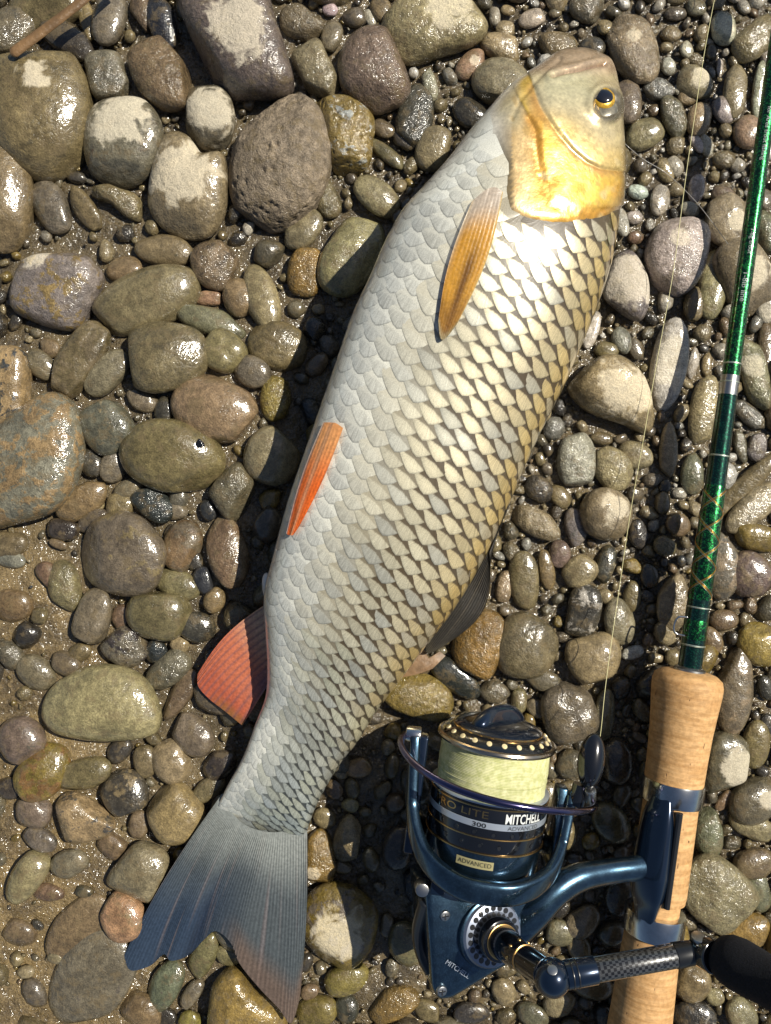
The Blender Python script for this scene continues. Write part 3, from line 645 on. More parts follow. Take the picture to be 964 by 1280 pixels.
GILL = [(560, 120), (600, 152), (616, 168), (624, 188), (632, 205), (630, 240), (634, 265), (658, 277), (690, 282), (720, 281), (748, 277), (790, 258)]
OPER = [(662, 150), (670, 166), (672, 195), (677, 226), (687, 249), (700, 262), (716, 267), (735, 268), (757, 262)]
PREO = [(668, 112), (675, 133), (683, 147), (697, 168), (714, 187), (733, 203), (749, 211), (772, 214)]
MOUTH = [(690, 96), (706, 90), (724, 87), (742, 82), (756, 80)]
THROAT = [(700, 74), (672, 100), (650, 128), (640, 150)]
EYE = (755, 127)

def head_sd(px, py):
    d, s_ = seg_dist(px, py, GILL); return -d * s_      # >0 on the head side

def fish_relief(px, py, top):
    sd = head_sd(px, py)
    h = (.0008 * sstep(0, 9, sd) * sstep(120, 20, sd) - .0009 * np.exp(-((sd + 3) / 3.5) ** 2)) * sstep(608, 645, px)
    d, s_ = seg_dist(px, py, OPER); h += .0004 * sstep(-2, 7, -d * s_) * sstep(60, 20, d) - .0004 * np.exp(-(d / 2.2) ** 2)
    d, s_ = seg_dist(px, py, PREO); h += .0005 * sstep(-2, 6, d * np.where(s_ > 0, -1, 1)) * sstep(50, 10, d) - .0004 * np.exp(-(d / 2.0) ** 2)
    d, s_ = seg_dist(px, py, MOUTH); h += -.0013 * np.exp(-(d / 2.2) ** 2) + .0006 * np.exp(-((d - 6) / 4) ** 2)
    d, s_ = seg_dist(px, py, THROAT); h += -.0006 * np.exp(-(d / 3) ** 2)
    e = np.hypot((px - EYE[0] - 1.5), (py - EYE[1] - 3) * .9); h += .0012 * np.exp(-((e - 19) / 5) ** 2) - .0018 * sstep(17, 10, e)
    return h * top

def lerp(a, b, t): return np.asarray(a) * (1 - t[..., None]) + np.asarray(b) * t[..., None]

def vnoise(px, py, f, seed):
    r = np.random.default_rng(seed); s_ = np.zeros(px.shape)
    for _ in range(7):
        a = r.uniform(0, 6.28); k = f * r.uniform(.6, 1.5); s_ = s_ + np.sin((px * math.cos(a) + py * math.sin(a)) * k + r.uniform(0, 6.28))
    return s_ / 7

def fish_colour(px, py, u, phi):
    sd = head_sd(px, py); head = sstep(-1, 1.5, sd)
    bel = sstep(1.75, 2.55, phi)             # towards the belly
    body = lerp((.16, .125, .065), (.66, .64, .57), bel)
    body = lerp(body, (.30, .33, .33), sstep(.72, .95, u) * (1 - bel))
    head = head * sstep(2.75, 2.35, phi) * np.where(px < 640, sstep(0, 45, sd), 1)
    # head
    c = np.broadcast_to(np.array((.74, .68, .48)), px.shape + (3,)).copy()
    n1 = vnoise(px, py, .12, 1); n2 = vnoise(px, py, .45, 2)
    c = lerp(c, (.70, .70, .52), sstep(150, 110, py) * sstep(660, 690, px) * sstep(760, 730, px))     # green-silver cheek
    c = lerp(c, (.66, .58, .20), sstep(.1, .5, n1) * sstep(720, 735, px + .4 * (py - 100)) * sstep(115, 90, py) * .8)
    dp, sp = seg_dist(px, py, PREO); below = sstep(-1, 3, dp * sp)
    c = lerp(c, (.86, .68, .28), sstep(48, 8, dp) * (1 - below) * sstep(130, 165, py) * .9)
    c = lerp(c, (.88, .52, .08), below * sstep(640, 680, px))                                          # gill cover
    do, so = seg_dist(px, py, OPER)
    inner = sstep(-1, 3, -do * so) * below
    c = lerp(c, (.95, .70, .13), inner * sstep(.55, -.2, n1))
    c = lerp(c, (.66, .34, .04), np.exp(-((do - 2) / 6) ** 2) * below * .75)
    c = lerp(c, (.62, .37, .13), sstep(16, 2, dp) * below * .8)
    c = lerp(c, (.84, .63, .33), sstep(676, 645, px) * sstep(150, 175, py) * .8)                       # gill membranes
    c = lerp(c, (.82, .73, .56), sstep(30, 8, np.minimum(sd, 60)) * sstep(640, 610, px))
    c = lerp(c, (.78, .74, .66), sstep(2.35, 2.8, phi))
    c = lerp(c, (.33, .27, .16), sstep(.75, .30, phi) * (1 - .5 * sstep(200, 120, py)))                 # brown back of the head
    c = lerp(c, (.42, .38, .30), sstep(.9, .5, phi) * sstep(230, 260, py) * .6)
    dm, sm = seg_dist(px, py, MOUTH)
    c = lerp(c, (.56, .43, .34), sstep(100, 84, py) * .85)                                              # lips
    c = lerp(c, (.25, .15, .10), np.exp(-(dm / 1.6) ** 2) * .8)
    e = np.hypot(px - EYE[0] - 4, (py - EYE[1] - 6) * .9); c = lerp(c, (.17, .16, .13), sstep(23, 16, e))
    c = lerp(c, (.05, .04, .035), np.exp(-((sd - .2) / 2.6) ** 2) * sstep(628, 640, px) * .95)          # dark line along the gill slit
    dsl = np.exp(-(dp / 1.5) ** 2) * sstep(668, 690, px); c = lerp(c, (.42, .25, .08), dsl * .5 * (.6 + .4 * n1))
    n3 = vnoise(px, py, .9, 4); n4 = vnoise(px, py, .28, 6)
    c = lerp(c, (.95, .86, .55), sstep(.15, .6, n4) * sstep(135, 175, py) * .55)
    c = lerp(c, (.62, .42, .12), sstep(.2, .6, -n4) * below * .5)
    c = c * np.array((.79, .71, .58)) * (1 + .12 * n2 + .09 * n3)[..., None]
    return lerp(body, c, head), head

uu = np.r_[np.linspace(0, .26, 250), np.linspace(.26, 1, 120)[1:]]
NPH = 280
pp = np.linspace(0, 2 * math.pi, NPH, endpoint=False)
UG, PG = np.meshgrid(uu, pp, indexing='ij')
FB = fish_surf(UG, PG)
du = np.gradient(FB, axis=0); dv = np.roll(FB, -1, 1) - np.roll(FB, 1, 1)
FN = nrm(np.cross(dv, du)); FN *= np.sign((FN * (FB - FB.mean(1, keepdims=True))).sum(-1).mean())
fpx, fpy = PX(FB)
FB = FB + FN * fish_relief(fpx, fpy, sstep(-.15, .25, np.sin(PG)))[..., None]
# rounded snout: close the first ring
fc, fh = fish_colour(fpx, fpy, UG, PG)
nr = len(uu)
V = FB.reshape(-1, 3); F = grid_faces(nr, NPH, True)
ring0 = FB[0]; c0 = ring0.mean(0); axis0 = nrm(FB[0].mean(0) - FB[6].mean(0))
caps, ccol, chd = [], [], []
for k, (sc, adv) in enumerate([(.90, .0010), (.72, .0021), (.45, .0029), (.18, .0032)]):
    caps.append(c0 + (ring0 - c0) * sc + axis0 * adv); ccol.append(np.tile((.56, .44, .35), (NPH, 1))); chd.append(np.ones(NPH))
b0 = len(V); V = np.concatenate([V] + caps)
prev = list(range(NPH))
for k in range(4):
    cur = list(range(b0 + k * NPH, b0 + (k + 1) * NPH))
    F += [(cur[j], cur[(j + 1) % NPH], prev[(j + 1) % NPH], prev[j]) for j in range(NPH)]; prev = cur
F.append(tuple(prev)); F.append(tuple((nr - 1) * NPH + j for j in range(NPH)))
colr = np.concatenate([fc.reshape(-1, 3)] + ccol); hdr = np.concatenate([fh.ravel()] + chd)

g = G('fish_skin'); at = g.attr('col'); hd = at.outputs['Alpha']
n2 = g.noise(700, None, 3); n3 = g.noise(160, None, 3)
c = g.vec('SCALE', at.outputs['Color'], g.ramp(n2, .3, .7, .85, 1.12))
g.set(Base_Color=c, Metallic=g.math('MULTIPLY', hd, .40), Roughness=g.ramp(n3, .3, .7, .24, .40), Coat_Weight=.8, Coat_Roughness=.16, Specular_IOR_Level=.7,
      Normal=g.bump(g.math('ADD', g.math('MULTIPLY', n3, 1.0), g.math('MULTIPLY', n2, .25)), .35, .0008), Subsurface_Weight=.0)
M_SKIN = g.m
FO = U(520, 600, 0)
fish = empty('fish', FO, 'large silver-gold fish with blue tail lying on its side on the pebbles', 'fish')
body = mk('body', V, F, M_SKIN, fish, sharp=0, attrs=dict(col=('FLOAT_COLOR', np.c_[colr, hdr])))
fix_normals(body)

# arc tables for laying the scales
UT = np.linspace(0, 1, 361); PT = np.linspace(-.55, math.pi + .55, 241)
UTG, PTG = np.meshgrid(UT, PT, indexing='ij'); TB = fish_surf(UTG, PTG)
ARC = np.concatenate([np.zeros((361, 1)), np.cumsum(np.linalg.norm(np.diff(TB, axis=1), axis=2), 1)], 1)
mid_i = np.argmin(np.abs(PT - math.pi / 2)); ARC = ARC - ARC[:, [mid_i]]
cl = fish_surf(UT, np.full(361, math.pi / 2)); SL = np.r_[0, np.cumsum(np.linalg.norm(np.diff(cl, axis=0), axis=1))]
def su_to_uphi(s_, arc):
    u = np.interp(s_, SL, UT); t = u * 360; i = np.clip(t.astype(int), 0, 359); f = t - i
    out = np.empty(len(u))
    for k in range(len(u)):
        row = ARC[i[k]] * (1 - f[k]) + ARC[i[k] + 1] * f[k]; out[k] = np.interp(-arc[k], -row[::1] * -1 * -1 if False else row, PT) if False else np.interp(-arc[k], row, PT)
    return u, out

def surf_n(u, phi):
    e = 2e-3; P = fish_surf(u, phi)
    a = fish_surf(np.clip(u + e, 0, 1), phi) - fish_surf(np.clip(u - e, 0, 1), phi); b = fish_surf(u, phi + e * 4) - fish_surf(u, phi - e * 4)
    N = nrm(np.cross(b, a)); C = (cr_eval(WR, u) + cr_eval(WL, u)) / 2
    sg = np.sign(((P - C) * N).sum(-1)); return P, N * sg[..., None]

s_gill, s_end = np.interp(.16, UT, SL), SL[-1] * .992
# column stations with shrinking pitch
st = [s_gill - .004]
def pitch(s_): return .93 * np.interp((s_ - s_gill) / (s_end - s_gill), [0, .12, .45, .8, 1], [.0062, .0070, .0069, .0056, .0042])
while st[-1] < s_end + .01: st.append(st[-1] + pitch(st[-1]))
st = np.array(st)
def rowd(s_): return .93 * np.interp((s_ - s_gill) / (s_end - s_gill), [0, .2, .5, .8, 1], [.0078, .0086, .0084, .0072, .0060])

g = G('fish_scale'); at = g.attr('col'); dk = g.attr('dcol'); sv = g.attr('suv')
sx = g.n('ShaderNodeSeparateXYZ'); g.put(sx.inputs[0], sv.outputs['Vector'])
au = g.math('ABSOLUTE', sx.outputs[0]); lvv = dk.outputs['Alpha']
ang = g.math('ARCTAN2', sx.outputs[0], g.math('ADD', lvv, .12))
cv = g.n('ShaderNodeCombineXYZ'); g.put(cv.inputs[0], g.math('MULTIPLY', ang, 11.0)); g.put(cv.inputs[1], g.math('MULTIPLY', lvv, 1.6)); g.put(cv.inputs[2], g.math('MULTIPLY', sx.outputs[2], 50.0))
streak = g.noise(1.0, cv.outputs[0], 4, .6)
fine = g.noise(2600, None, 2)
edge = g.math('ADD', .508, g.math('ADD', g.math('MULTIPLY', g.math('MAXIMUM', sx.outputs[0], 0.0), .24), g.math('MULTIPLY', g.math('MINIMUM', sx.outputs[0], 0.0), .06)))
dd = g.math('SUBTRACT', sx.outputs[1], edge)       # distance behind the scale in front
dd = g.math('ADD', dd, g.math('MULTIPLY', g.math('SUBTRACT', streak, .5), .07))
ex = g.math('MULTIPLY', g.ramp(dd, .038, .105), g.ramp(dd, .03, .28, .70, 1.0))
c = g.vec('SCALE', at.outputs['Color'], g.ramp(streak, .28, .72, .74, 1.14))
c = g.mix(ex, dk.outputs['Color'], c)
c = g.vec('SCALE', c, g.ramp(lvv, .93, 1.0, 1.0, .62)); c = g.vec('SCALE', c, g.ramp(fine, .3, .7, .86, 1.12))
g.set(Base_Color=c, Metallic=g.math('MULTIPLY', g.math('MULTIPLY', at.outputs['Alpha'], ex), .60), Roughness=g.ramp(streak, .3, .7, .40, .28), Coat_Weight=1.0, Coat_Roughness=.15,
      Normal=g.bump(g.math('ADD', streak, g.math('MULTIPLY', fine, .3)), .30, .00022))
M_SCALE = g.m

NU, NV = 9, 9
lu = np.linspace(-1, 1, NU); lv = np.linspace(0, 1, NV)
LUg, LVg = np.meshgrid(lu, lv, indexing='ij')
sfaces = grid_faces(NU, NV)
scales = []
srng = np.random.default_rng(11)
for j in range(-14, 15):
    for i in range(-6, len(st) + 6):
        ip = i - .34 * j + srng.normal(0, .012)
        if ip < 0 or ip > len(st) - 1: continue
        sc_ = float(np.interp(ip, np.arange(len(st)), st))
        if sc_ > s_end - .001: continue
        rd, pt = float(rowd(sc_)), float(pitch(sc_))
        ac = j * rd + srng.normal(0, .00012)
        # centre check
        u0, ph0 = su_to_uphi(np.array([sc_]), np.array([ac]))
        rowmin, rowmax = ARC[int(u0[0] * 360)][0], ARC[int(u0[0] * 360)][-1]
        if not (rowmin + .001 < -ac < rowmax - .001): continue
        if ph0[0] < -.40 or ph0[0] > math.pi + .1: continue
        P0 = fish_surf(u0, ph0)[0]; px0, py0 = PX(P0)
        sd0 = float(head_sd(np.array([px0]), np.array([py0]))[0])
        if sd0 > -3: continue
        Ls, Ws = pt * 2.05, rd * .94
        vph = LVg * (1 - .50 * np.abs(LUg) ** 1.5); al = (vph - .62) * Ls
        ar = LUg * Ws * (.62 + .38 * np.sin(np.clip(LVg * 1.15, 0, 1) * math.pi / 2))
        u, ph = su_to_uphi((sc_ + al).ravel(), (ac + ar).ravel())
        P, N = surf_n(u, ph)
        bel = float(sstep(1.38, 2.30, ph0[0] + srng.normal(0, .015)))
        lift = (.00014 + .00042 * vph + .00016 * (1 - LUg ** 2) * LVg) * (1 - .62 * bel) * np.interp(sc_, [s_gill, s_end], [1, .72])
        lift = lift + (srng.normal(0, .000035) * LUg + srng.normal(0, .00002) * LVg) * (1 - .3 * bel)
        lift = np.where(LVg > .9, lift - .00006, lift)
        P = P + N * lift.ravel()[:, None]
        # colours
        tl = float(sstep(.62, .96, u0[0])); bk = float(sstep(1.35, .35, ph0[0])); rv = srng.uniform()
        light = np.array((.76, .69, .48)) * (1 - bk) + np.array((.70, .51, .20)) * bk
        light = light * (1 - tl) + np.array((.50, .54, .49)) * tl
        if rv < .30 and tl > .15: light = light * .5 + np.array((.62, .62, .44)) * .5
        elif rv > .78: light = light * .55 + np.array((.42, .46, .46)) * .45
        light = light * (1 - bel) + np.array((.66, .66, .59)) * bel
        light = light * srng.uniform(.86, 1.12)
        dark = np.array((.070, .049, .023)) * (1 - tl) + np.array((.036, .042, .040)) * tl
        dark = dark * (1 - bel) ** 1.6 + light * .88 * (1 - (1 - bel) ** 1.6)
        met = .95 - .45 * bel; one = np.ones((NU * NV, 1))
        vis = abs(N.mean(0)[2]) * rd * pt * (1.3 if px0 > 0 else 0)
        scales.append((vis, P, np.c_[one * light, one * met], np.c_[LUg.ravel(), vph.ravel(), np.full(NU * NV, rv)], np.c_[one * dark, LVg.ravel()]))
scales.sort(key=lambda s_: -s_[0])
for vis, P, cc, sv_, dc_ in scales[:300]:
    mk('scale', P, sfaces, M_SCALE, fish, sharp=0, attrs=dict(col=('FLOAT_COLOR', cc), dcol=('FLOAT_COLOR', dc_), suv=('FLOAT_VECTOR', sv_)))
rest = scales[300:]
if rest:
    V_, F_ = join(*[(r_[1], sfaces) for r_ in rest])
    o = mk('small_scales', V_, F_, M_SCALE, fish, sharp=0, attrs=dict(col=('FLOAT_COLOR', np.concatenate([r_[2] for r_ in rest])), dcol=('FLOAT_COLOR', np.concatenate([r_[4] for r_ in rest])), suv=('FLOAT_VECTOR', np.concatenate([r_[3] for r_ in rest]))))
    o['kind'] = 'stuff'

# eye
def body_z(px, py):
    d = (fpx - px) ** 2 + (fpy - py) ** 2 + np.where(np.sin(PG) > -.05, 0, 1e9); k = np.unravel_index(np.argmin(d), d.shape)
    return FB[k][2], FN[k], FB[k]
ez, en, ep = body_z(*EYE)
en = nrm(en * .35 + np.array((-.10, .10, .8)))
def ell_disc(name, C, N, r, hgt, mat, par, q=2.0, sx=1.0, segs=40, rings=9):
    X = nrm(np.cross((0, 1.0, 0), N)); Y = np.cross(N, X); V = [C + N * hgt]; F = []
    for k in range(1, rings + 1):
        t = k / rings * math.pi / 2
        for j in range(segs):
            a = j / segs * 2 * math.pi
            V.append(C + N * hgt * math.cos(t) + r * math.sin(t) * (math.cos(a) * X * sx + math.sin(a) * Y))
    for j in range(segs): F.append((0, 1 + j, 1 + (j + 1) % segs))
    for k in range(rings - 1):
        for j in range(segs):
            a, b = 1 + k * segs, 1 + (k + 1) * segs; F.append((a + j, b + j, b + (j + 1) % segs, a + (j + 1) % segs))
    return mk(name, np.array(V), F, mat, par, sharp=0)
M_SCLERA = simple('eye_grey', (.16, .145, .105), .25, .22, 1.0, 500, .4)
M_IRIS = simple('eye_gold', (.62, .36, .03), .45, .28, .8, 900, .35)
M_PUPIL = simple('eye_black', (.006, .007, .012), 0, .10, 1.0)
ec = np.array(ep) - en * .0012
eye = ell_disc('eye', ec + (U(757, 131, ec[2]) - U(755, 127, ec[2])), en, .0066, .0022, M_SCLERA, fish)
ic = U(753, 125.5, ec[2]); ic[2] = ec[2]
iris = ell_disc('iris', ic + en * .0012, en, .0046, .0016, M_IRIS, eye)
pup = ell_disc('pupil', ic + en * .0022, en, .0031, .0009, M_PUPIL, eye, sx=1.12)

# nostril and pelvic vent are small folds of the body: a lip and a papilla
def blob(name, C, r, mat, par, rot=0):
    D, F = ICO[3]; V = D * np.array(r); V = V @ np.array(Matrix.Rotation(rot, 3, 'Z')).T + C
    return mk(name, V, F.tolist(), mat, par, sharp=0)
M_PALE = simple('pale_flesh', (.62, .58, .55), 0, .3, .5, 300, .15)
blob('vent', U(337, 738, .022), (.0028, .0075, .004), M_PALE, fish, .2)

# ------------------------------------------------------------------ fins
def fin_material(name, trans=.25):
    g = G(name); at = g.attr('col')
    n = g.noise(900, None, 2)
    c = g.vec('SCALE', at.outputs['Color'], g.ramp(n, .3, .7, .85, 1.15))
    g.set(Alpha=at.outputs['Alpha'], Base_Color=c, Roughness=.34, Coat_Weight=.35, Coat_Roughness=.15, Specular_IOR_Level=.45, Normal=g.bump(n, .25, .0004))
    tr = g.n('ShaderNodeBsdfTranslucent'); g.put(tr.inputs[0], c)
    mx = g.n('ShaderNodeMixShader'); g.put(mx.inputs[0], g.math('MULTIPLY', at.outputs['Alpha'], trans))
    g.t.links.new(g.b.outputs[0], mx.inputs[1]); g.t.links.new(tr.outputs[0], mx.inputs[2]); g.t.links.new(mx.outputs[0], g.out.inputs['Surface'])
    return g.m
M_FIN = fin_material('fin_membrane')

def fin(name, base, outer, zb, zo, rays, colfn, amp=.00030, bow=0.0, nj=26, zfn=None, side=None, thick_=.0003, label=None, alfn=None):
    """base and outer are pixel polylines walked the same way; rays run from base to outer"""
    ni = rays * 4 + 1
    B, O = catmull(base, ni), catmull(outer, ni)
    I = np.linspace(0, 1, ni); J = np.linspace(0, 1, nj)
    IG, JG = np.meshgrid(I, J, indexing='ij')
    px = B[:, None, 0] * (1 - JG) + O[:, None, 0] * JG; py = B[:, None, 1] * (1 - JG) + O[:, None, 1] * JG
    if side is not None:    # push the ray middles sideways: curved edges
        px = px + side(IG, JG)[0]; py = py + side(IG, JG)[1]
    zb_ = np.broadcast_to(zb, (ni,)) if np.isscalar(zb) else np.interp(I, np.linspace(0, 1, len(zb)), zb)
    zo_ = np.broadcast_to(zo, (ni,)) if np.isscalar(zo) else np.interp(I, np.linspace(0, 1, len(zo)), zo)
    z = zb_[:, None] * (1 - JG) + zo_[:, None] * JG + bow * np.sin(JG * math.pi)
    if zfn is not None: z = np.maximum(z, zfn(px, py)) if zfn is not None else z
    if zfn is not None:
        for _ in range(6):
            zp = np.pad(z, 1, 'edge'); z = (2 * z + zp[:-2, 1:-1] + zp[2:, 1:-1] + zp[1:-1, :-2] + zp[1:-1, 2:]) / 6
        z = z + .0003
    if name == 'tail_fin': z = z + JG * (.0011 * np.sin(IG * 21 + 1.2 * JG) - .0022 * np.exp(-((IG - .40) / .045) ** 2))
    ray = np.cos(IG * rays * 2 * math.pi)
    br = np.cos(IG * rays * 4 * math.pi) * sstep(.35, .7, JG)
    z = z + amp * (ray * (1 - .6 * sstep(.35, .7, JG)) + .6 * br) * sstep(0, .08, JG) + amp * .5 * np.sin(JG * 60 + IG * 4) * .15
    f = (H - z) / H
    P = np.stack([(px - 482) * K * f, -(py - 640) * K * f, z], -1)
    cc = colfn(IG, JG, ray)
    V1 = P.reshape(-1, 3); V2 = V1 - np.array([0, 0, thick_]); n = len(V1)
    F1 = grid_faces(ni, nj); F = F1 + [tuple(q + n for q in f_[::-1]) for f_ in F1]
    rim = [(i, 0) for i in range(ni)] + [(ni - 1, j) for j in range(1, nj)] + [(i, nj - 1) for i in range(ni - 2, -1, -1)] + [(0, j) for j in range(nj - 2, 0, -1)]
    rid = [i * nj + j for i, j in rim]
    F += [(rid[k], rid[(k + 1) % len(rid)], rid[(k + 1) % len(rid)] + n, rid[k] + n) for k in range(len(rid))]
    cc2 = np.concatenate([cc.reshape(-1, 3)] * 2); al2 = np.ones(2 * n) if alfn is None else np.tile(alfn(IG, JG).ravel(), 2)
    o = mk(name, np.concatenate([V1, V2]), F, M_FIN, fish, sharp=60, attrs=dict(col=('FLOAT_COLOR', np.c_[cc2, al2])))
    fix_normals(o)
    if label: o['label'] = label
    return o

def c_tail(I, J, ray):
    n = vnoise(I * 400, J * 14, .35, 5)
    c = np.broadcast_to(np.array((.085, .100, .108)), I.shape + (3,))
    c = lerp(c, (.036, .056, .092), sstep(.25, .75, J) * sstep(.75, .35, I))
    c = lerp(c, (.19, .16, .16), sstep(.2, .6, n) * .55)
    c = lerp(c, (.30, .32, .30), sstep(.42, .08, J) * .75)
    c = lerp(c, (.17, .115, .085), sstep(.72, .92, J) * sstep(.55, .7, I) * .8)
    c = lerp(c, (.02, .03, .055), sstep(.25, .8, J) * np.exp(-((I - .40) / .05) ** 2) * .8)  # shade of the fold valley painted in as a dark streak
    return c * (1 + (.16 + .16 * n) * ray * sstep(0, .1, J))[..., None]
def tail_side(I, J):
    return (-10 * np.sin(J * math.pi) * (1 - I) + 4 * np.sin(J * math.pi) * I, 4 * np.sin(J * math.pi) * (1 - I))
fin('tail_fin', [(278, 992), (286, 1010), (302, 1028), (324, 1038), (350, 1040), (384, 1032)],
    [(154, 1197), (164, 1213), (188, 1207), (205, 1193), (214, 1201), (236, 1194), (256, 1174), (270, 1164), (288, 1178), (300, 1205), (325, 1236), (348, 1260), (364, 1279), (375, 1248)],
    [.0158, .0172, .0172, .0158], [.0130, .0140, .011, .0145, .0175, .0165], 58, c_tail, amp=.00014, bow=.002, nj=40, side=tail_side)

def c_anal(I, J, ray):
    n = vnoise(I * 300, J * 20, .3, 8)
    c = lerp(np.broadcast_to(np.array((.74, .50, .32)), I.shape + (3,)), (.66, .20, .10), sstep(.08, .55, J + .25 * I))
    c = lerp(c, (.50, .10, .05), sstep(.5, .9, J) * sstep(.05, .3, I) * .7)
    c = lerp(c, (.22, .13, .15), sstep(.62, .95, I) * sstep(.75, .2, J) * .9)
    c = lerp(c, (.40, .22, .06), sstep(.82, 1, J) * sstep(.4, .8, I) * .7)
    c = lerp(c, (.26, .12, .12), sstep(-.2, .6, -ray) * .7)
    return c * (1 + .12 * n)[..., None]
fin('anal_fin', [(337, 752), (340, 775), (342, 800), (345, 822), (344, 842)], [(247, 843), (248, 858), (262, 874), (280, 888), (303, 907)],
    [.024, .022, .020, .018], [.0135, .0130, .0130, .0130], 11, c_anal, amp=.00026, bow=.001, nj=30, side=lambda I, J: (-8 * np.sin(J * 3.14) * (1 - I), -5 * np.sin(J * 3.14) * (1 - I)), alfn=lambda I, J: .97 - .45 * sstep(.80, 1.0, J) * sstep(.35, .8, I), label='red anal fin fanned out on the pebbles')

fz_cache = {}
def over_body(gap):
    def f_(px, py):
        z = np.empty(px.shape)
        for idx in np.ndindex(px.shape): z[idx] = body_z(px[idx], py[idx])[0] + gap
        return z
    return f_
def c_pelv(I, J, ray):
    c = lerp(np.broadcast_to(np.array((.80, .38, .14)), I.shape + (3,)), (.86, .17, .025), sstep(.1, .6, J))
    c = lerp(c, (.70, .38, .20), np.exp(-((I - .45) / .10) ** 2) * .75)
    c = lerp(c, (.45, .40, .36), sstep(.16, .02, I) * .8)
    return c * (1 + .06 * ray)[..., None]
fin('pelvic_fin', [(404, 528), (412, 528), (420, 529), (429, 535)], [(358, 667), (362, 669), (367, 668), (374, 658)], .03, .03, 7, c_pelv, amp=.00008, nj=30,
    zfn=over_body(.0016), side=lambda I, J: (6 * np.sin(J * 3.14) * (I - .7), 5 * np.sin(J * 3.14) * (I - .2)), label='bright orange-red pelvic fin')
def c_pect(I, J, ray):
    c = lerp(np.broadcast_to(np.array((.50, .42, .34)), I.shape + (3,)), (.58, .29, .035), sstep(.08, .32, J))
    c = lerp(c, (.12, .045, .006), np.exp(-((I - .50 - .12 * (1 - J)) / .15) ** 2) * sstep(.28, .55, J) * .9)
    c = lerp(c, (.24, .11, .02), sstep(.70, .86, J) * .7)
    c = lerp(c, (.30, .24, .12), sstep(.93, 1, J))
    c = lerp(c, (.70, .55, .36), sstep(.16, .0, I) * sstep(.75, .1, J))
    c = lerp(c, (.75, .55, .20), sstep(.90, 1.0, I) * .8)
    return c * (1 + .05 * ray)[..., None]
fin('pectoral_fin', [(590, 252), (606, 238), (619, 234), (629, 240)], [(548, 402), (551, 423), (559, 421), (572, 404)], .05, .05, 9, c_pect, amp=.00005, bow=.002, nj=36,
    zfn=over_body(.0020), alfn=lambda I, J: .45 + .5 * sstep(.0, .40, I + .5 * J - .12), side=lambda I, J: (16 * np.sin(J * 3.14) * (I - .45), 0 * J), label='amber pectoral fin folded against the flank')
def c_dors(I, J, ray):
    n = vnoise(I * 300, J * 10, .3, 9)
    c = np.broadcast_to(np.array((.075, .070, .062)), I.shape + (3,))
    c = lerp(c, (.16, .135, .10), sstep(.1, .6, n) * .6); c = lerp(c, (.22, .19, .13), sstep(.9, 1, J) * .5)
    return c * (1 + .35 * ray)[..., None]
fin('dorsal_fin', [(640, 625), (627, 655), (612, 690)], [(533, 800), (536, 817), (566, 800)], [.040, .036, .034], [.023, .020, .0165], 16, c_dors, amp=.00030, nj=34,
    side=lambda I, J: (20 * np.sin(J * 3.14) * (I - .12), 14 * np.sin(J * 3.14) * (I - .1)), label='folded charcoal dorsal fin with fine rays')

# ------------------------------------------------------------------ rod
ZR = .0235
RA, RB = U(800, 1280, ZR), U(941, 270, ZR)
RD = nrm(RB - RA)                                    # towards the tip
RX = nrm(np.cross(RD, (0, 0, 1.0)))                   # to the right of the rod
UPZ = np.array([0, 0, 1.0])
def rod_at(py):                                      # point on the rod axis seen at image row py
    f = (H - ZR) / H; y = -(py - 640) * K * f; t = (y - RA[1]) / RD[1]; return RA + RD * t

def cork_material():
    g = G('cork'); co = g.obj()
    mp = g.n('ShaderNodeVectorRotate', rotation_type='Z_AXIS'); g.put(mp.inputs['Vector'], co); mp.inputs['Angle'].default_value = -math.atan2(RD[1], RD[0])
    st_ = g.vec('MULTIPLY', mp.outputs[0], (7, 1, 1)); lon = g.vec('MULTIPLY', mp.outputs[0], (1, 3.5, 3.5))
    n1 = g.noise(90, st_, 4, .6); n2 = g.noise(600, co, 3); pits = g.noise(420, g.vec('MULTIPLY', mp.outputs[0], (.45, 1.5, 1.5)), 2)
    rings = g.noise(14, g.vec('MULTIPLY', mp.outputs[0], (8, .2, .2)), 2)
    c = g.mix(g.ramp(n1, .3, .7), (.44, .245, .095), (.60, .365, .165))
    c = g.mix(g.ramp(rings, .55, .62, 0, .35), c, (.38, .20, .075))
    c = g.vec('SCALE', c, g.ramp(n2, .3, .7, .85, 1.12))
    pm = g.ramp(pits, .715, .75); c = g.mix(pm, c, (.05, .022, .010))
    g.set(Base_Color=c, Roughness=.62, Specular_IOR_Level=.3, Normal=g.bump(g.math('SUBTRACT', g.math('ADD', g.math('MULTIPLY', n2, .5), n1), g.math('MULTIPLY', pm, 1.5)), .5, .0004))
    return g.m
M_CORK = cork_material()
def flake(name, base, hi, metal=.75, rough=.28, scale=2200, coat=1.0):
    g = G(name); v = g.voro(scale); f = g.ramp(g.math('FRACT', g.math('MULTIPLY', g.vec('DOT_PRODUCT', v.outputs['Color'], (1.0, 2.0, 3.0)), 3.7)), .55, 1.0)
    n = g.noise(260, None, 3)
    c = g.mix(f, base, hi); c = g.vec('SCALE', c, g.ramp(n, .3, .7, .8, 1.2))
    g.set(Base_Color=c, Metallic=metal, Roughness=rough, Coat_Weight=coat, Coat_Roughness=.04); return g.m
M_GREEN = flake('green_blank', (.002, .030, .011), (.02, .30, .06), .85, .30)
M_GREEND = flake('dark_green_blank', (.002, .022, .016), (.008, .09, .05), .8, .28)
M_CHROME = simple('polished_metal', (.62, .62, .60), 1, .18, 0, 400, .06)
M_STEEL = simple('brushed_steel', (.42, .42, .41), 1, .32)
M_WHITE = simple('white_print', (.70, .72, .70), .2, .4)
M_GOLDT = simple('gold_thread', (.75, .36, .06), .7, .3)
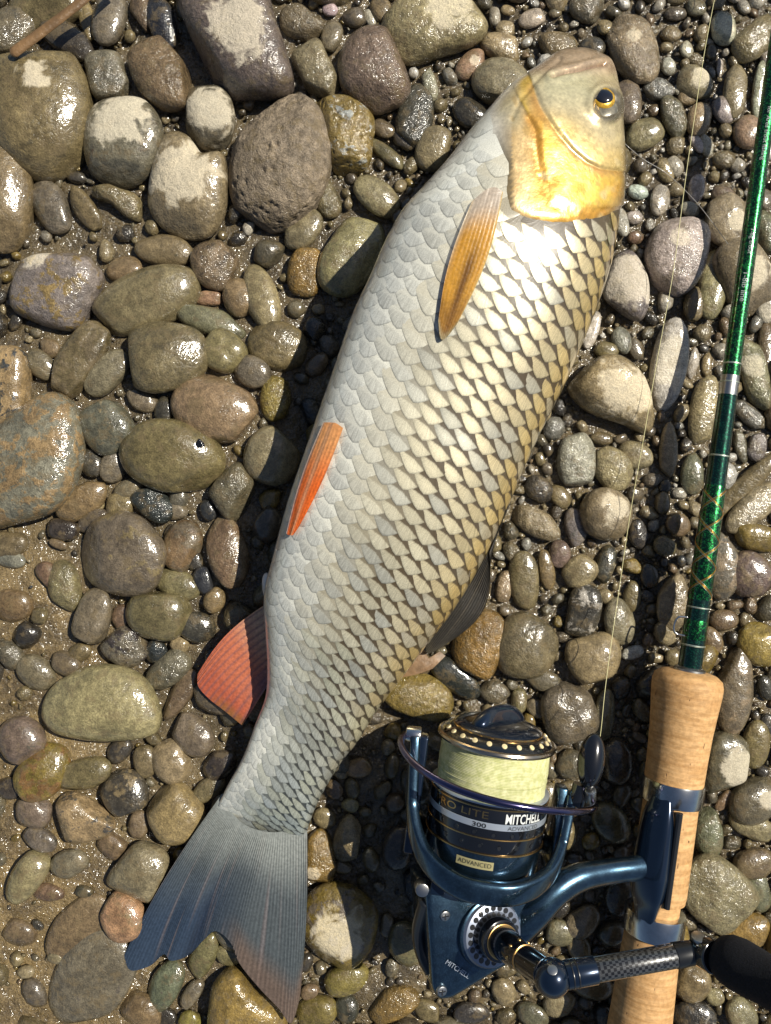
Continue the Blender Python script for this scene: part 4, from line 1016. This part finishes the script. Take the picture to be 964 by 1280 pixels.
M_SILVT = simple('silver_thread', (.45, .50, .42), .8, .35)
M_BLACK = simple('black_plastic', (.010, .011, .013), 0, .32, .3)
M_EVA = simple('black_foam', (.010, .011, .015), 0, .85, 0, 1500, .35, 2500, .0004, spec=.3)
M_BLUE = flake('blue_metallic_paint', (.030, .062, .098), (.060, .115, .165), .92, .26, 3600)
M_NAVY = simple('navy_gloss', (.008, .018, .040), .6, .22, 1.0)
M_BLACKG = simple('black_gloss', (.008, .009, .012), .3, .14, 1.0)
M_GOLD = simple('gold_trim', (.70, .43, .16), 1, .25)
M_RIM = simple('champagne_rim', (.50, .42, .33), 1, .22)
M_PURPLE = simple('bail_wire_metal', (.11, .10, .20), 1, .16, .4)
M_SILVERB = simple('silver_band', (.48, .53, .60), .6, .30, .4)
M_IVORY = simple('ivory_dot', (.72, .60, .34), .1, .35, .5)

rod = empty('fishing_rod', rod_at(1100) * [1, 1, 0], 'fishing rod with green glitter blank and cork handle lying beside the fish', 'fishing rod')
def rod_lathe(name, prof, mat, par=rod, segs=48, sharp=30):
    """prof: (radius in mm, image row)"""
    pts = [(r / 1000, float(np.dot(rod_at(py) - RA, RD))) for r, py in prof]
    V, F = lathe(pts, RA, RD, RX, segs); return fix_normals(mk(name, V, F, mat, par, sharp=sharp))
rod_lathe('blank', [(4.75, 842), (4.6, 760), (4.3, 690), (3.95, 560), (3.75, 494)], M_GREEND)
rod_lathe('ferrule_trim', [(3.3, 497), (3.75, 496), (3.75, 470), (3.3, 469)], M_STEEL)
rod_lathe('upper_blank', [(3.6, 474), (3.5, 440), (3.4, 340), (3.2, 150), (3.0, -60), (2.7, -420)], M_GREEN)
rod_lathe('thread_wrap', [(4.2, 752), (4.66, 748), (4.62, 700), (4.42, 612), (4.0, 606)], M_GREEN)
rod_lathe('thread_wrap', [(4.6, 800), (4.78, 797), (4.74, 776), (4.5, 773)], M_GREEN)
for py in (759, 806, 570, 455, 478):
    r = np.interp(py, [440, 494, 690, 842], [3.55, 3.8, 4.4, 4.8]); rod_lathe('ring_line', [(r, py + 1.1), (r + .16, py + .6), (r + .16, py - .6), (r, py - 1.1)], M_SILVT, segs=32)
rod_lathe('winding_check', [(4.6, 846), (6.0, 845), (6.4, 841), (6.3, 836), (5.4, 834), (4.7, 833)], M_STEEL)
# diamond thread work on the wrap
t0, t1 = np.dot(rod_at(748) - RA, RD), np.dot(rod_at(612) - RA, RD)
for k in range(7):
    for sgn in (1, -1):
        tt = np.linspace(0, 1, 60); th = sgn * tt * 2.0 * 2 * math.pi + (k * .13 + (k > 3) * 2.6) * sgn + (0 if sgn > 0 else .9)
        rr2 = np.interp(tt, [0, 1], [.00478, .00452])
        path = RA + RD * (t0 + (t1 - t0) * tt)[:, None] + rr2[:, None] * (np.cos(th)[:, None] * RX + np.sin(th)[:, None] * UPZ)
        V, F = tube(path, .00006, 5); mk('wrap_thread', V, F, M_GOLDT if k % 3 else M_SILVT, rod, sharp=0)
# hook keeper
hp = rod_at(785); cpt = [hp - RX * .0040 + RD * .0040 + UPZ * .0015, hp - RX * .0078 + RD * .0036 + UPZ * .0012, hp - RX * .0090 + RD * .001 + UPZ * .001, hp - RX * .0088 - RD * .0022 + UPZ * .001, hp - RX * .0070 - RD * .0034 + UPZ * .001, hp - RX * .0040 - RD * .0036 + UPZ * .0015]
V, F = tube(catmull(cpt, 30), .00045, 8); mk('hook_keeper', V, F, M_CHROME, rod, sharp=0)
# cork
rod_lathe('fore_grip', [(5.2, 838), (8.2, 838.5), (11.2, 841), (13.3, 846), (14.0, 854), (13.9, 864), (13.2, 885), (12.4, 912), (11.9, 945), (11.6, 985)], M_CORK, segs=64, sharp=60)
rod_lathe('reel_seat_ring', [(11.2, 974), (12.2, 974.5), (12.4, 977), (12.4, 999), (12.2, 1001), (11.2, 1001.5)], M_CHROME, segs=72)
rod_lathe('cork_seat', [(10.9, 998), (11.0, 1030), (11.1, 1112), (10.8, 1121), (9.6, 1122)], M_CORK, segs=64)
rod_lathe('cork_step', [(9.2, 1118), (9.3, 1160)], M_CORK, segs=64)
rod_lathe('reel_seat_ring', [(11.2, 1137), (11.9, 1137.5), (12.1, 1140), (12.1, 1163), (11.9, 1165), (11.2, 1165.5)], M_CHROME, segs=72)
rod_lathe('rear_grip', [(10.6, 1161), (11.2, 1172), (11.6, 1200), (12.2, 1260), (13.0, 1320), (13.6, 1400), (13.0, 1450), (8, 1458)], M_CORK, segs=64, sharp=60)

def text_mesh(txt, height, bold=0.0, width=None):
    cu = bpy.data.curves.new('t', 'FONT'); cu.body = txt; cu.size = 1; cu.offset = bold; cu.resolution_u = 3; cu.fill_mode = 'FRONT'
    ob = bpy.data.objects.new('t', cu); COL.objects.link(ob)
    dg = bpy.context.evaluated_depsgraph_get(); me = bpy.data.meshes.new_from_object(ob.evaluated_get(dg))
    bm = bmesh.new(); bm.from_mesh(me); bmesh.ops.triangulate(bm, faces=bm.faces)
    V = np.array([v.co[:] for v in bm.verts]); bm.verts.index_update(); F = [tuple(v.index for v in f.verts) for f in bm.faces]; bm.free()
    bpy.data.objects.remove(ob); bpy.data.curves.remove(cu); bpy.data.meshes.remove(me)
    V[:, :2] -= V[:, :2].min(0); s_ = height / V[:, 1].max(); V *= s_
    if width: V[:, 0] *= width / V[:, 0].max()
    return V, F

# print along the upper blank, read from the tip towards the butt
for txt, py, rr3 in (('for Area trout fishing', 138, 3.26), ('1-6g trout', 290, 3.34), ('1-8lb line', 344, 3.38)):
    V, F = text_mesh(txt, .0021); w = V[:, 0].max(); P0 = rod_at(py)
    r3 = rr3 / 1000 + .00022; th = (V[:, 1] - .0018) / r3          # angle from straight up, to the right
    P = P0 - RD * V[:, [0]] * 1.12 + r3 * (np.sin(th)[:, None] * RX + np.cos(th)[:, None] * UPZ)
    mk('printed_text', P, F, simple('faded_print', (.34, .38, .36), .3, .4), rod, smooth=False)

# ------------------------------------------------------------------ spinning reel
ZS = .043
O1, O2 = U(621, 922, ZS), U(602, 1064, ZS)
A = nrm(O1 - O2); A = nrm(A + np.array([0, 0, .03]))
Pp = nrm(np.cross(A, UPZ)); Nn = nrm(np.cross(Pp, A))
OC = O1
rho = math.radians(18)
def ax(q, r=0.0, th=0.0):     # th measured from the upward side to the right, mm
    th = np.asarray(th, float); q, r = np.asarray(q, float), np.asarray(r, float)
    return OC + A * (q[..., None] / 1000) + (r[..., None] / 1000) * (np.sin(th)[..., None] * Pp + np.cos(th)[..., None] * Nn)
reel = empty('spinning_reel', U(610, 1100, 0), 'dark blue spinning reel with a spool of pale yellow line, clamped to the rod', 'fishing reel')
def rl(name, prof, mat, par=reel, segs=96, sharp=30, cap=True):
    V, F = lathe([(r / 1000, q / 1000) for r, q in prof], OC, A, Pp, segs, cap); return fix_normals(mk(name, V, F, mat, par, sharp=sharp))

# spool
spool = rl('spool', [(14, -37), (21.6, -37), (22.3, -36.5), (22.5, -35), (22.5, -19.5), (22.2, -18.6), (20.6, -18.2), (16, -18), (16, -2), (14, -2)], M_BLACKG)
rim = rl('spool_lip', [(17, -1.6), (21.6, -1.5), (22.6, -1.0), (22.9, -.2), (22.6, .6), (21.9, 1.0), (21.2, .8), (20.6, 1.2)], M_RIM, spool)
rl('spool_shoulder', [(21.3, .7), (20.2, 1.9), (18.6, 3.0), (17.6, 3.5), (16.5, 3.7)], M_BLACKG, spool)
for k in range(22):
    th = k / 22 * 2 * math.pi; C = ax(2.55, 19.45, th); nn = nrm(A * .75 + (np.sin(th) * Pp + np.cos(th) * Nn) * .66)
    V, F = cyl(C - nn * .0003, C + nn * .00035, .00105, segs=14, bev=.0002); mk('rim_dot', V, F, M_IVORY, spool)
# wound line: ridged barrel
g = G('braided_line'); n = g.noise(500); n2 = g.noise(90)
c = g.mix(g.ramp(n, .3, .7), (.44, .45, .20), (.62, .61, .36)); c = g.vec('SCALE', c, g.ramp(n2, .3, .7, .88, 1.1))
g.set(Base_Color=c, Roughness=.5, Specular_IOR_Level=.4); M_LINE = g.m
prof = [(15.9, -18.1)]
for k in range(30):
    q0 = -18.0 + k * (16.6 / 30); rr4 = 21.0 - .5 * abs(k / 30 - .45) + srng.normal(0, .05)
    prof += [(rr4 - .22, q0), (rr4 + .05, q0 + .17), (rr4 + .05, q0 + .40)]
prof += [(20.8, -1.45), (15.9, -1.4)]
rl('wound_line', prof, M_LINE, spool, sharp=70)
for q in (-19.9, -30.8, -36.6): rl('gold_ring', [(22.4, q - .35), (22.8, q - .2), (22.85, q), (22.8, q + .2), (22.4, q + .35)], M_GOLD, spool)
rl('pale_ring', [(22.2, -18.9), (22.65, -18.8), (22.65, -18.2), (22.0, -18.0)], M_SILVERB, spool)
rl('silver_band', [(22.5, -27.3), (22.62, -27.2), (22.62, -25.0), (22.5, -24.9)], M_SILVERB, spool)
for q, o_ in ((-29.1, 0), (-33.6, .12)):
    for k in range(20):
        th = k / 20 * 2 * math.pi + o_; d = np.sin(th) * Pp + np.cos(th) * Nn; C = ax(q, 22.5, th)
        V, F = lathe([(.00062, -.0004), (.00062, .00004), (.00100, .00012), (.00104, .00001), (.00104, -.0004)], C, d, A, 16, False); mk('drain_hole_edge', V, F, M_BLACKG, spool)
        V, F = cyl(C - d * .0002, C + d * .00003, .00064, segs=12); mk('drain_hole', V, F, M_BLACK, spool)
def wrap_text(txt, th0, th1, q0, h, mat, par, R_=22.66, bold=0.0):
    V, F = text_mesh(txt, h / 1000, bold, 1.0); th = np.radians(th0 + (th1 - th0) * V[:, 0])
    return mk('printed_text', ax(q0 + V[:, 1] * 1000, np.full(len(V), R_), th), F, mat, par, smooth=False)
wrap_text('PRO LITE', -66, -7, -23.6, 2.6, M_GOLD, spool)
wrap_text('MITCHELL', 9, 50, -24.6, 3.7, M_WHITE, spool, 22.7, .02)
wrap_text('300', -21, -8, -27.0, 1.7, M_BLACK, spool, 22.70, .02)
wrap_text('ADVANCED', 12, 47, -26.9, 1.5, M_BLACK, spool, 22.70)
wrap_text('N', 54, 59, -23.9, 2.6, M_GOLD, spool)
# drag knob
knob = rl('drag_knob', [(17.2, 3.4), (17.1, 4.4), (16.2, 5.2), (13.5, 6.3), (9, 7.2), (4, 7.5), (.1, 7.6)], M_NAVY)
rl('gold_ring', [(16.6, 4.6), (17.3, 4.5), (17.35, 4.1), (17.2, 3.7)], M_GOLD, knob)
kd = nrm(Pp * .72 - Nn * .69); ks = nrm(np.cross(A, kd))
kv = []
D, F6 = ICO[4]
for d in D:
    x, y, z = d; xx_ = np.sign(x) * abs(x) ** .7
    wdt = 2.6 + 3.2 * abs(xx_) ** 2.2
    kv.append(OC + A * ((6.4 + max(z, -.3) * 6.6 * (1 - .45 * abs(xx_) ** 3)) / 1000) + kd * (xx_ * 14.2 / 1000) + ks * (y * wdt / 1000))
mk('grip_ridge', np.array(kv), F6.tolist(), M_NAVY, knob, sharp=0)

# rotor: cup, two arms joined by a sweeping U, bail wire
rotor = rl('rotor', [(10, -37.2), (21.8, -37.3), (22.0, -39), (21.8, -46), (20.5, -50), (16, -52.5), (10, -53)], M_BLUE)
def band(name, q_of_th, r_of_th, th, wq, wr, mat, par):
    """a rounded strip following a curve around the spool axis"""
    C = ax(q_of_th, r_of_th, th); T = nrm(np.gradient(C, axis=0))
    Rd = np.sin(th)[:, None] * Pp + np.cos(th)[:, None] * Nn; B = nrm(np.cross(T, Rd)); Rd = nrm(np.cross(B, T))
    a = np.linspace(0, 2 * math.pi, 20, endpoint=False); e = .55
    cx_ = np.sign(np.cos(a)) * np.abs(np.cos(a)) ** e; sy = np.sign(np.sin(a)) * np.abs(np.sin(a)) ** e
    V = (C[:, None] + (wq / 1000)[:, None, None] * cx_[None, :, None] * B[:, None] + (wr / 1000)[:, None, None] * sy[None, :, None] * Rd[:, None]).reshape(-1, 3)
    F = grid_faces(len(th), 20, True) + [tuple(range(20))[::-1], tuple((len(th) - 1) * 20 + k for k in range(20))]
    return fix_normals(mk(name, V, F, mat, par, sharp=50))
for flip in (0, 1):
    t = np.linspace(-1, 1, 90)
    ang = np.sign(t) * np.interp(np.abs(t), [0, .35, .55, .75, 1], [0, 34, 60, 80, 88])
    th = np.radians(ang) + (math.pi if flip else 0)
    top_l, top_r = (-1.5, -17.0) if not flip else (-17.0, -1.5)
    q = -49.5 + np.interp(np.abs(t), [0, .2, .38, .5, .62, .8, 1], [0, .3, 1.9, 5.0, 10.5, 25, 48]) * np.where(t < 0, (top_l + 49.5) / 48, (top_r + 49.5) / 48)
    r = np.interp(np.abs(t), [0, .4, .7, 1], [23.8, 25.5, 29.5, 31.5])
    k9 = np.ones(7) / 7
    q = np.convolve(np.pad(q, 3, 'edge'), k9, 'valid'); r = np.convolve(np.pad(r, 3, 'edge'), k9, 'valid')
    band('rotor_arm', q, r, th, np.interp(np.abs(t), [0, .4, .8, 1], [4.4, 4.2, 3.2, 2.5]), np.interp(np.abs(t), [0, 1], [2.6, 2.0]), M_BLUE, rotor)
# side pillars behind the bands
for sgn, top in ((-1, -3.0), (1, -15.5)):
    th = sgn * math.radians(93); d = np.sin(th) * Pp + np.cos(th) * Nn; tn = np.cross(d, A)
    poly = [ax(np.array(qv), np.array(30.0), np.array(th)) + tn * (w / 1000) for qv, w in ((top, -3.2), (top, 3.2), (-30, 5.5), (-47, 8), (-47, -8), (-30, -5.5))]
    V, F = prism(poly, d, .0042, .0009); mk('arm_pillar', V, F, M_BLUE if sgn > 0 else M_NAVY, rotor)
# bail
bl = [(-3.5, 31.5, -93), (-4.0, 35.0, -92), (-5.4, 37.0, -82), (-7.8, 37.0, -62), (-10.0, 36.8, -36), (-11.4, 36.8, -10), (-12.7, 37.0, 16), (-14.6, 38.0, 42), (-16.9, 39.2, 66), (-18.8, 39.8, 82), (-19.2, 39.2, 90)]
bl = catmull(np.array(bl, float), 110); path = ax(bl[:, 0], bl[:, 1], np.radians(bl[:, 2]))
V, F = tube(path, .00135, 14, up=A); bail = mk('bail_wire', V, F, M_PURPLE, rotor, sharp=0)
V, F = cyl(ax(np.array(-3.6), np.array(29.0), np.array(-1.62)), ax(np.array(-3.6), np.array(35.0), np.array(-1.62)), .0034, .0030, 28, .0008); mk('bail_pivot', V, F, M_CHROME, rotor)
# line roller arm: dark oval cover, roller and bracket
d = np.sin(math.radians(86)) * Pp + np.cos(math.radians(86)) * Nn; tn = nrm(np.cross(A, d))
C0 = ax(np.array(-3.0), np.array(36.5), np.array(math.radians(84)))
D4, F4 = ICO[4]
V = C0 + D4[:, [0]] * A * .0108 + D4[:, [1]] * d * .0052 + D4[:, [2]] * tn * .0050 * (1 - .35 * D4[:, [0]])
mk('line_roller_cover', V, F4.tolist(), M_BLACKG, rotor, sharp=0)
P_a, P_b = ax(np.array(-13.0), np.array(34.5), np.array(1.5)), ax(np.array(-21), np.array(33.5), np.array(1.5))
V, F = tube(catmull([P_a, (P_a + P_b) / 2, P_b], 12), .0034, 16, .8); mk('roller_bracket', V, F, M_BLACKG, rotor)
V, F = cyl(ax(np.array(-13.5), np.array(37.5), np.array(1.42)), ax(np.array(-18.5), np.array(38.5), np.array(1.50)), .0022, .0022, 24, .0004); mk('line_roller', V, F, M_STEEL, rotor)
wrap_text('ADVANCED', -30, 2, -41.4, 1.6, M_BLACK, rotor, 22.32)
tb = np.linspace(-32, 4, 24); Vb = np.concatenate([ax(np.full(24, -42.2), np.full(24, 22.2), np.radians(tb)), ax(np.full(24, -39.2), np.full(24, 22.2), np.radians(tb))])
mk('badge', Vb, [(i, i + 1, 25 + i, 24 + i) for i in range(23)], simple('badge_gold', (.45, .40, .20), .4, .4), rotor)

# gearbox
SN = nrm(Nn * math.cos(rho) + Pp * math.sin(rho))
def gp(px, py, up=0.0, z=.052):     # point on the side plate plane seen at a pixel
    z0 = z
    for _ in range(6):
        P = U(px, py, z0); z0 = z + up - (P - U(612, 1167, z))[0] * math.tan(rho) * .9
    return U(px, py, z0)
plate = [gp(*p) for p in [(532, 1112), (560, 1104), (640, 1112), (668, 1128), (672, 1160), (660, 1190), (640, 1206), (566, 1251), (549, 1253), (541, 1238), (538, 1190)]]
gear = fix_normals(mk('gearbox', *prism(plate, SN, .024, .0022, .92), M_BLUE, reel))
AXD = nrm(np.array([.0150, .0040, .038]))
GC = gp(613, 1166)
def al_(a, b, r0, r1=None, name='', mat=None, par=gear, segs=48, bev=.0003):
    V, F = cyl(GC + AXD * a / 1000, GC + AXD * b / 1000, r0 / 1000, (r1 if r1 is not None else r0) / 1000, segs, bev); return mk(name, V, F, mat, par)
al_(-16, 1.6, 13.6, 13.2, 'gear_housing', M_BLUE, bev=.001)
ring = al_(1.2, 2.6, 12.2, 11.6, 'perforated_ring', simple('grey_alloy', (.26, .29, .36), .8, .34))
gX = ortho(AXD); gY = np.cross(AXD, gX)
for k in range(22):
    a = k / 22 * 2 * math.pi; C = GC + AXD * .0026 + (math.cos(a) * gX + math.sin(a) * gY) * .0097
    V, F = cyl(C - AXD * .001, C + AXD * .00012, .00105, segs=14); mk('ring_hole', V, F, M_BLACK, ring)
boss = al_(2.2, 9.0, 8.6, 7.6, 'handle_boss', M_BLACKG, segs=6 * 8, bev=.0006)
al_(8.8, 9.5, 6.35, 6.3, 'gold_ring', M_GOLD, boss, bev=.0001)
handle = al_(9.2, 25, 6.0, 4.7, 'handle_shaft', M_BLACKG, reel)
al_(24.6, 25.4, 5.0, 5.0, 'gold_ring', M_GOLD, handle, bev=.0001)
for k in range(8):
    a = k / 8 * 2 * math.pi; C = GC + AXD * .0215 + (math.cos(a) * gX + math.sin(a) * gY) * .0050
    V, F = ICO[2]; mk('gold_stud', V * .0007 + C, F.tolist(), M_GOLD, handle, sharp=0)
BC = U(690, 1222, .088)
V, F = cyl(GC + AXD * .024, BC, .0047, .0047, 32); mk('handle_neck', V, F, M_BLACKG, handle)
V, F = ICO[4]; hub = mk('handle_hub', V * .0062 + BC, F.tolist(), M_NAVY, reel, sharp=0)
sc1 = BC + nrm(np.array([-.1, .75, .65])) * .0060
V, F = cyl(sc1 - np.array([0, .0003, .0003]), sc1 + nrm(np.array([-.1, .75, .65])) * .0006, .0017, segs=18, bev=.0002); mk('hub_screw', V, F, M_STEEL, hub)
HE = U(886, 1187, .083); HD = nrm(HE - BC)
def hl(a, b, r0, r1, name, mat, par, bev=.0003):
    V, F = cyl(BC + HD * a / 1000, BC + HD * b / 1000, r0 / 1000, r1 / 1000, 40, bev); return mk(name, V, F, mat, par)
arm = hl(4.5, 15, 4.6, 4.5, 'arm_collar', M_NAVY, hub)
for q in (6.2, 8.0): hl(q, q + .5, 4.75, 4.75, 'collar_groove', M_BLACK, arm, .0001)
g = G('carbon_fibre'); co = g.obj()
mp = g.n('ShaderNodeVectorRotate', rotation_type='Z_AXIS'); g.put(mp.inputs['Vector'], co); mp.inputs['Angle'].default_value = -math.atan2(HD[1], HD[0])
ck = g.n('ShaderNodeTexChecker'); g.put(ck.inputs['Vector'], mp.outputs[0]); ck.inputs['Scale'].default_value = 950
c = g.mix(ck.outputs['Fac'], (.012, .012, .013), (.075, .078, .082))
g.set(Base_Color=c, Roughness=.32, Metallic=.4, Coat_Weight=1.0, Coat_Roughness=.06, Normal=g.bump(ck.outputs['Fac'], .4, .0003)); M_CARB = g.m
hl(14.6, 43, 4.0, 3.9, 'handle_arm', M_CARB, hub)
hl(42.5, 56, 4.2, 3.6, 'arm_end', M_BLACK, hub)
V, F = cyl(HE - HD * .002 - AXD * .002, HE - HD * .002 + AXD * .006, .0056, .0056, 32, .0008); mk('knob_bearing_cap', V, F, M_BLACKG, hub)
V, F = cyl(HE - HD * .004 + np.array([0, .0045, .001]), HE - HD * .004 + np.array([0, .0060, .0015]), .0026, segs=24, bev=.0004); mk('cap_screw', V, F, M_STEEL, hub)
KD = nrm(AXD * .9 + np.array([.10, -.08, 0]))
prof = [(4.6, 3.5), (6.6, 4.5), (7.8, 7), (8.3, 11), (8.1, 16), (7.6, 22), (7.8, 28), (8.6, 35), (9.0, 40), (8.2, 45), (5.8, 48), (.1, 49)]
V, F = lathe([(r / 1000, q / 1000) for r, q in prof], HE + HD * .001, KD, ortho(KD), 48); fix_normals(mk('handle_knob', V, F, M_EVA, hub, sharp=0))
# screws on the plate
for px, py in ((556, 1144), (552, 1238), (663, 1149)):
    C = gp(px, py); V, F = cyl(C - SN * .0005, C + SN * .0009, .0021, .0019, 20, .0003); sc_o = mk('screw', V, F, M_STEEL, gear)
    for dd in (gX, gY):
        V, F = prism([C + SN * .00105 + dd * s1 * .0013 + np.cross(SN, dd) * s2 * .00025 for s1, s2 in ((1, 1), (-1, 1), (-1, -1), (1, -1))], SN, .0004); mk('slot', V, F, M_BLACK, sc_o)
# anti-reverse lever on the left, oil port
C = gp(528, 1112, -.002); V, F = cyl(C - UPZ * .004, C + UPZ * .001, .0030, .0026, 24, .0006); mk('lever', V, F, M_STEEL, gear)
C = gp(547, 1112, .001); V, F = prism([C + Pp * a * .0026 + A * b * .0024 for a, b in ((1, 1), (-1, 1), (-1, -1), (1, -1))], UPZ, .008, .0005); mk('lever_block', V, F, M_NAVY, gear)
V, F = tube(catmull([gp(533, 1125, -.004), gp(524, 1160, -.010), gp(528, 1190, -.010), gp(540, 1215, -.006)], 24), .0028, 12); mk('body_guard', V, F, M_BLACK, gear, sharp=0)
# small print on the plate
V, F = text_mesh('MITCHELL', .0018); tdir = nrm(gp(592, 1228) - gp(556, 1204)); tup = np.cross(SN, tdir); Pt = gp(556, 1204, .0004) + SN * .0003
mk('printed_text', Pt + tdir * V[:, [0]] + tup * V[:, [1]], F, M_SILVERB, gear, smooth=False)
# leg and foot
leg = [(U(640, 1168, .043), .0072), (U(668, 1140, .045), .0068), (U(692, 1116, .044), .0062), (U(722, 1098, .041), .0056), (U(758, 1090, .037), .0050), (U(790, 1086, .034), .0050), (U(812, 1083, .030), .0060), (U(826, 1081, .024), .0066)]
lp = catmull([np.r_[p, r] for p, r in leg], 60)
V, F = tube(lp[:, :3], lp[:, 3], 24, .82); stem = mk('stem', V, F, M_BLUE, reel, sharp=0)
FDIR = nrm(-RX * .66 + UPZ * .75); FT = nrm(np.cross(RD, FDIR))
fpts, fr = [], []
sec = []
for k, (py, wd, hg) in enumerate([(983, 3.0, 1.0), (995, 4.6, 2.2), (1015, 6.2, 4.2), (1050, 7.0, 5.6), (1078, 7.4, 6.6), (1090, 7.4, 6.6), (1110, 6.6, 5.0), (1128, 4.8, 2.6), (1148, 3.4, 1.2)]):
    C = rod_at(py) + FDIR * .0098
    a = np.linspace(0, 2 * math.pi, 24, endpoint=False); e = .6
    sec.append(C + (wd / 1000) * (np.sign(np.cos(a)) * np.abs(np.cos(a)) ** e)[:, None] * FT + ((hg / 1000) * (np.sign(np.sin(a)) * np.abs(np.sin(a)) ** e) + .0006)[:, None] * FDIR)
V = np.concatenate([catmull(np.array([s_[i] for s_ in sec]), 40)[:, None] for i in range(24)], 1).reshape(-1, 3)
F = grid_faces(40, 24, True) + [tuple(range(24))[::-1], tuple(39 * 24 + k for k in range(24))]
fix_normals(mk('foot', V, F, M_NAVY, reel, sharp=60))
V, F = tube(np.array([rod_at(py) + FDIR * .0100 + FT * (-.0078 if np.dot(FT, RX) < 0 else .0078) for py in (1003, 1040, 1080, 1118)]), .0013, 10); mk('foot_pad', V, F, M_BLACK, reel)

# ------------------------------------------------------------------ fishing line, leader, reed, leaf, snail
g = G('thin_line'); g.set(Base_Color=(.62, .58, .30), Roughness=.4); M_THIN = g.m
lp = [(U(748, 936, .040)), U(752, 905, .034), U(758, 850, .027), U(775, 725, .018), U(806, 540, .016), U(836, 370, .0165), U(851, 270, .016), U(863, 180, .013), U(878, 85, .010), U(893, 0, .009), U(910, -90, .008)]
pth = catmull(lp, 160); pth[:, 0] += wobble(pth, 90, 4, rr_) * .0005
V, F = tube(pth, .00013, 6); o = mk('fishing_line', V, F, M_THIN, sharp=0, loc=lp[4] * [1, 1, 0]); tag(o, 'thin pale yellow fishing line running from the reel over the stones', 'fishing line')
g = G('leader_line'); g.set(Base_Color=(.30, .29, .27), Roughness=.2, Coat_Weight=.5); M_LEAD = g.m
lp = [U(770, 168, .016), U(786, 184, .013), U(806, 200, .013), U(835, 218, .011), U(868, 250, .011), U(892, 280, .011), U(910, 305, .009)]
V, F = tube(catmull(lp, 80), .00014, 6); o = mk('leader_line', V, F, M_LEAD, sharp=0, loc=lp[2] * [1, 1, 0]); tag(o, 'clear leader line stretched over pebbles beside the fish head', 'fishing line')
M_REED = simple('dry_reed', (.17, .098, .042), 0, .45, .3, 130, .3, 700, .0006)
pts = [U(14, 68, .0150), U(40, 49, .0155), U(75, 23, .016), U(108, -3, .016), U(150, -40, .016)]
V, F = tube(catmull(pts, 40), np.interp(np.linspace(0, 1, 40), [0, .04, 1], [.0012, .0024, .0018]), 12, .55); o = mk('reed_stem', V, F, M_REED, sharp=50, loc=pts[1] * [1, 1, 0]); tag(o, 'brown flat reed stem lying across the stones', 'reed')
g = G('dead_leaf'); n = g.noise(180, None, 4); c = g.mix(g.ramp(n, .35, .65), (.13, .075, .034), (.22, .13, .062)); g.set(Base_Color=c, Roughness=.5, Normal=g.bump(n, .6, .001)); M_LEAF = g.m
lf = [(503, 847), (512, 828), (520, 814), (530, 812), (536, 823), (550, 814), (557, 820), (541, 836), (522, 843)]
V, F = prism([U(x, y, .0165 + .0012 * math.sin(k * 2)) for k, (x, y) in enumerate(lf)], UPZ, .0005, .0001); o = mk('dead_leaf', V, F, M_LEAF, loc=U(530, 830, 0)); tag(o, 'torn reddish-brown dead leaf beneath the dorsal fin tip', 'leaf')
th = np.linspace(0, 5.2 * math.pi, 70); r_s = np.interp(th, [0, th[-1]], [.0010, .0001]); 
P0 = U(250, 556, .0155)
V, F = tube(P0 + np.stack([np.cos(th) * r_s * 1.1, np.sin(th) * r_s * 1.1 + np.linspace(-.0006, .0022, 70), .0004 + np.sin(th) * 0 + np.linspace(0, .0010, 70)], 1), r_s * 1.0 + .0002, 10); o = mk('snail', V, F, M_BLACKG, sharp=0, loc=P0); tag(o, 'tiny black snail on the smooth olive stone', 'snail')
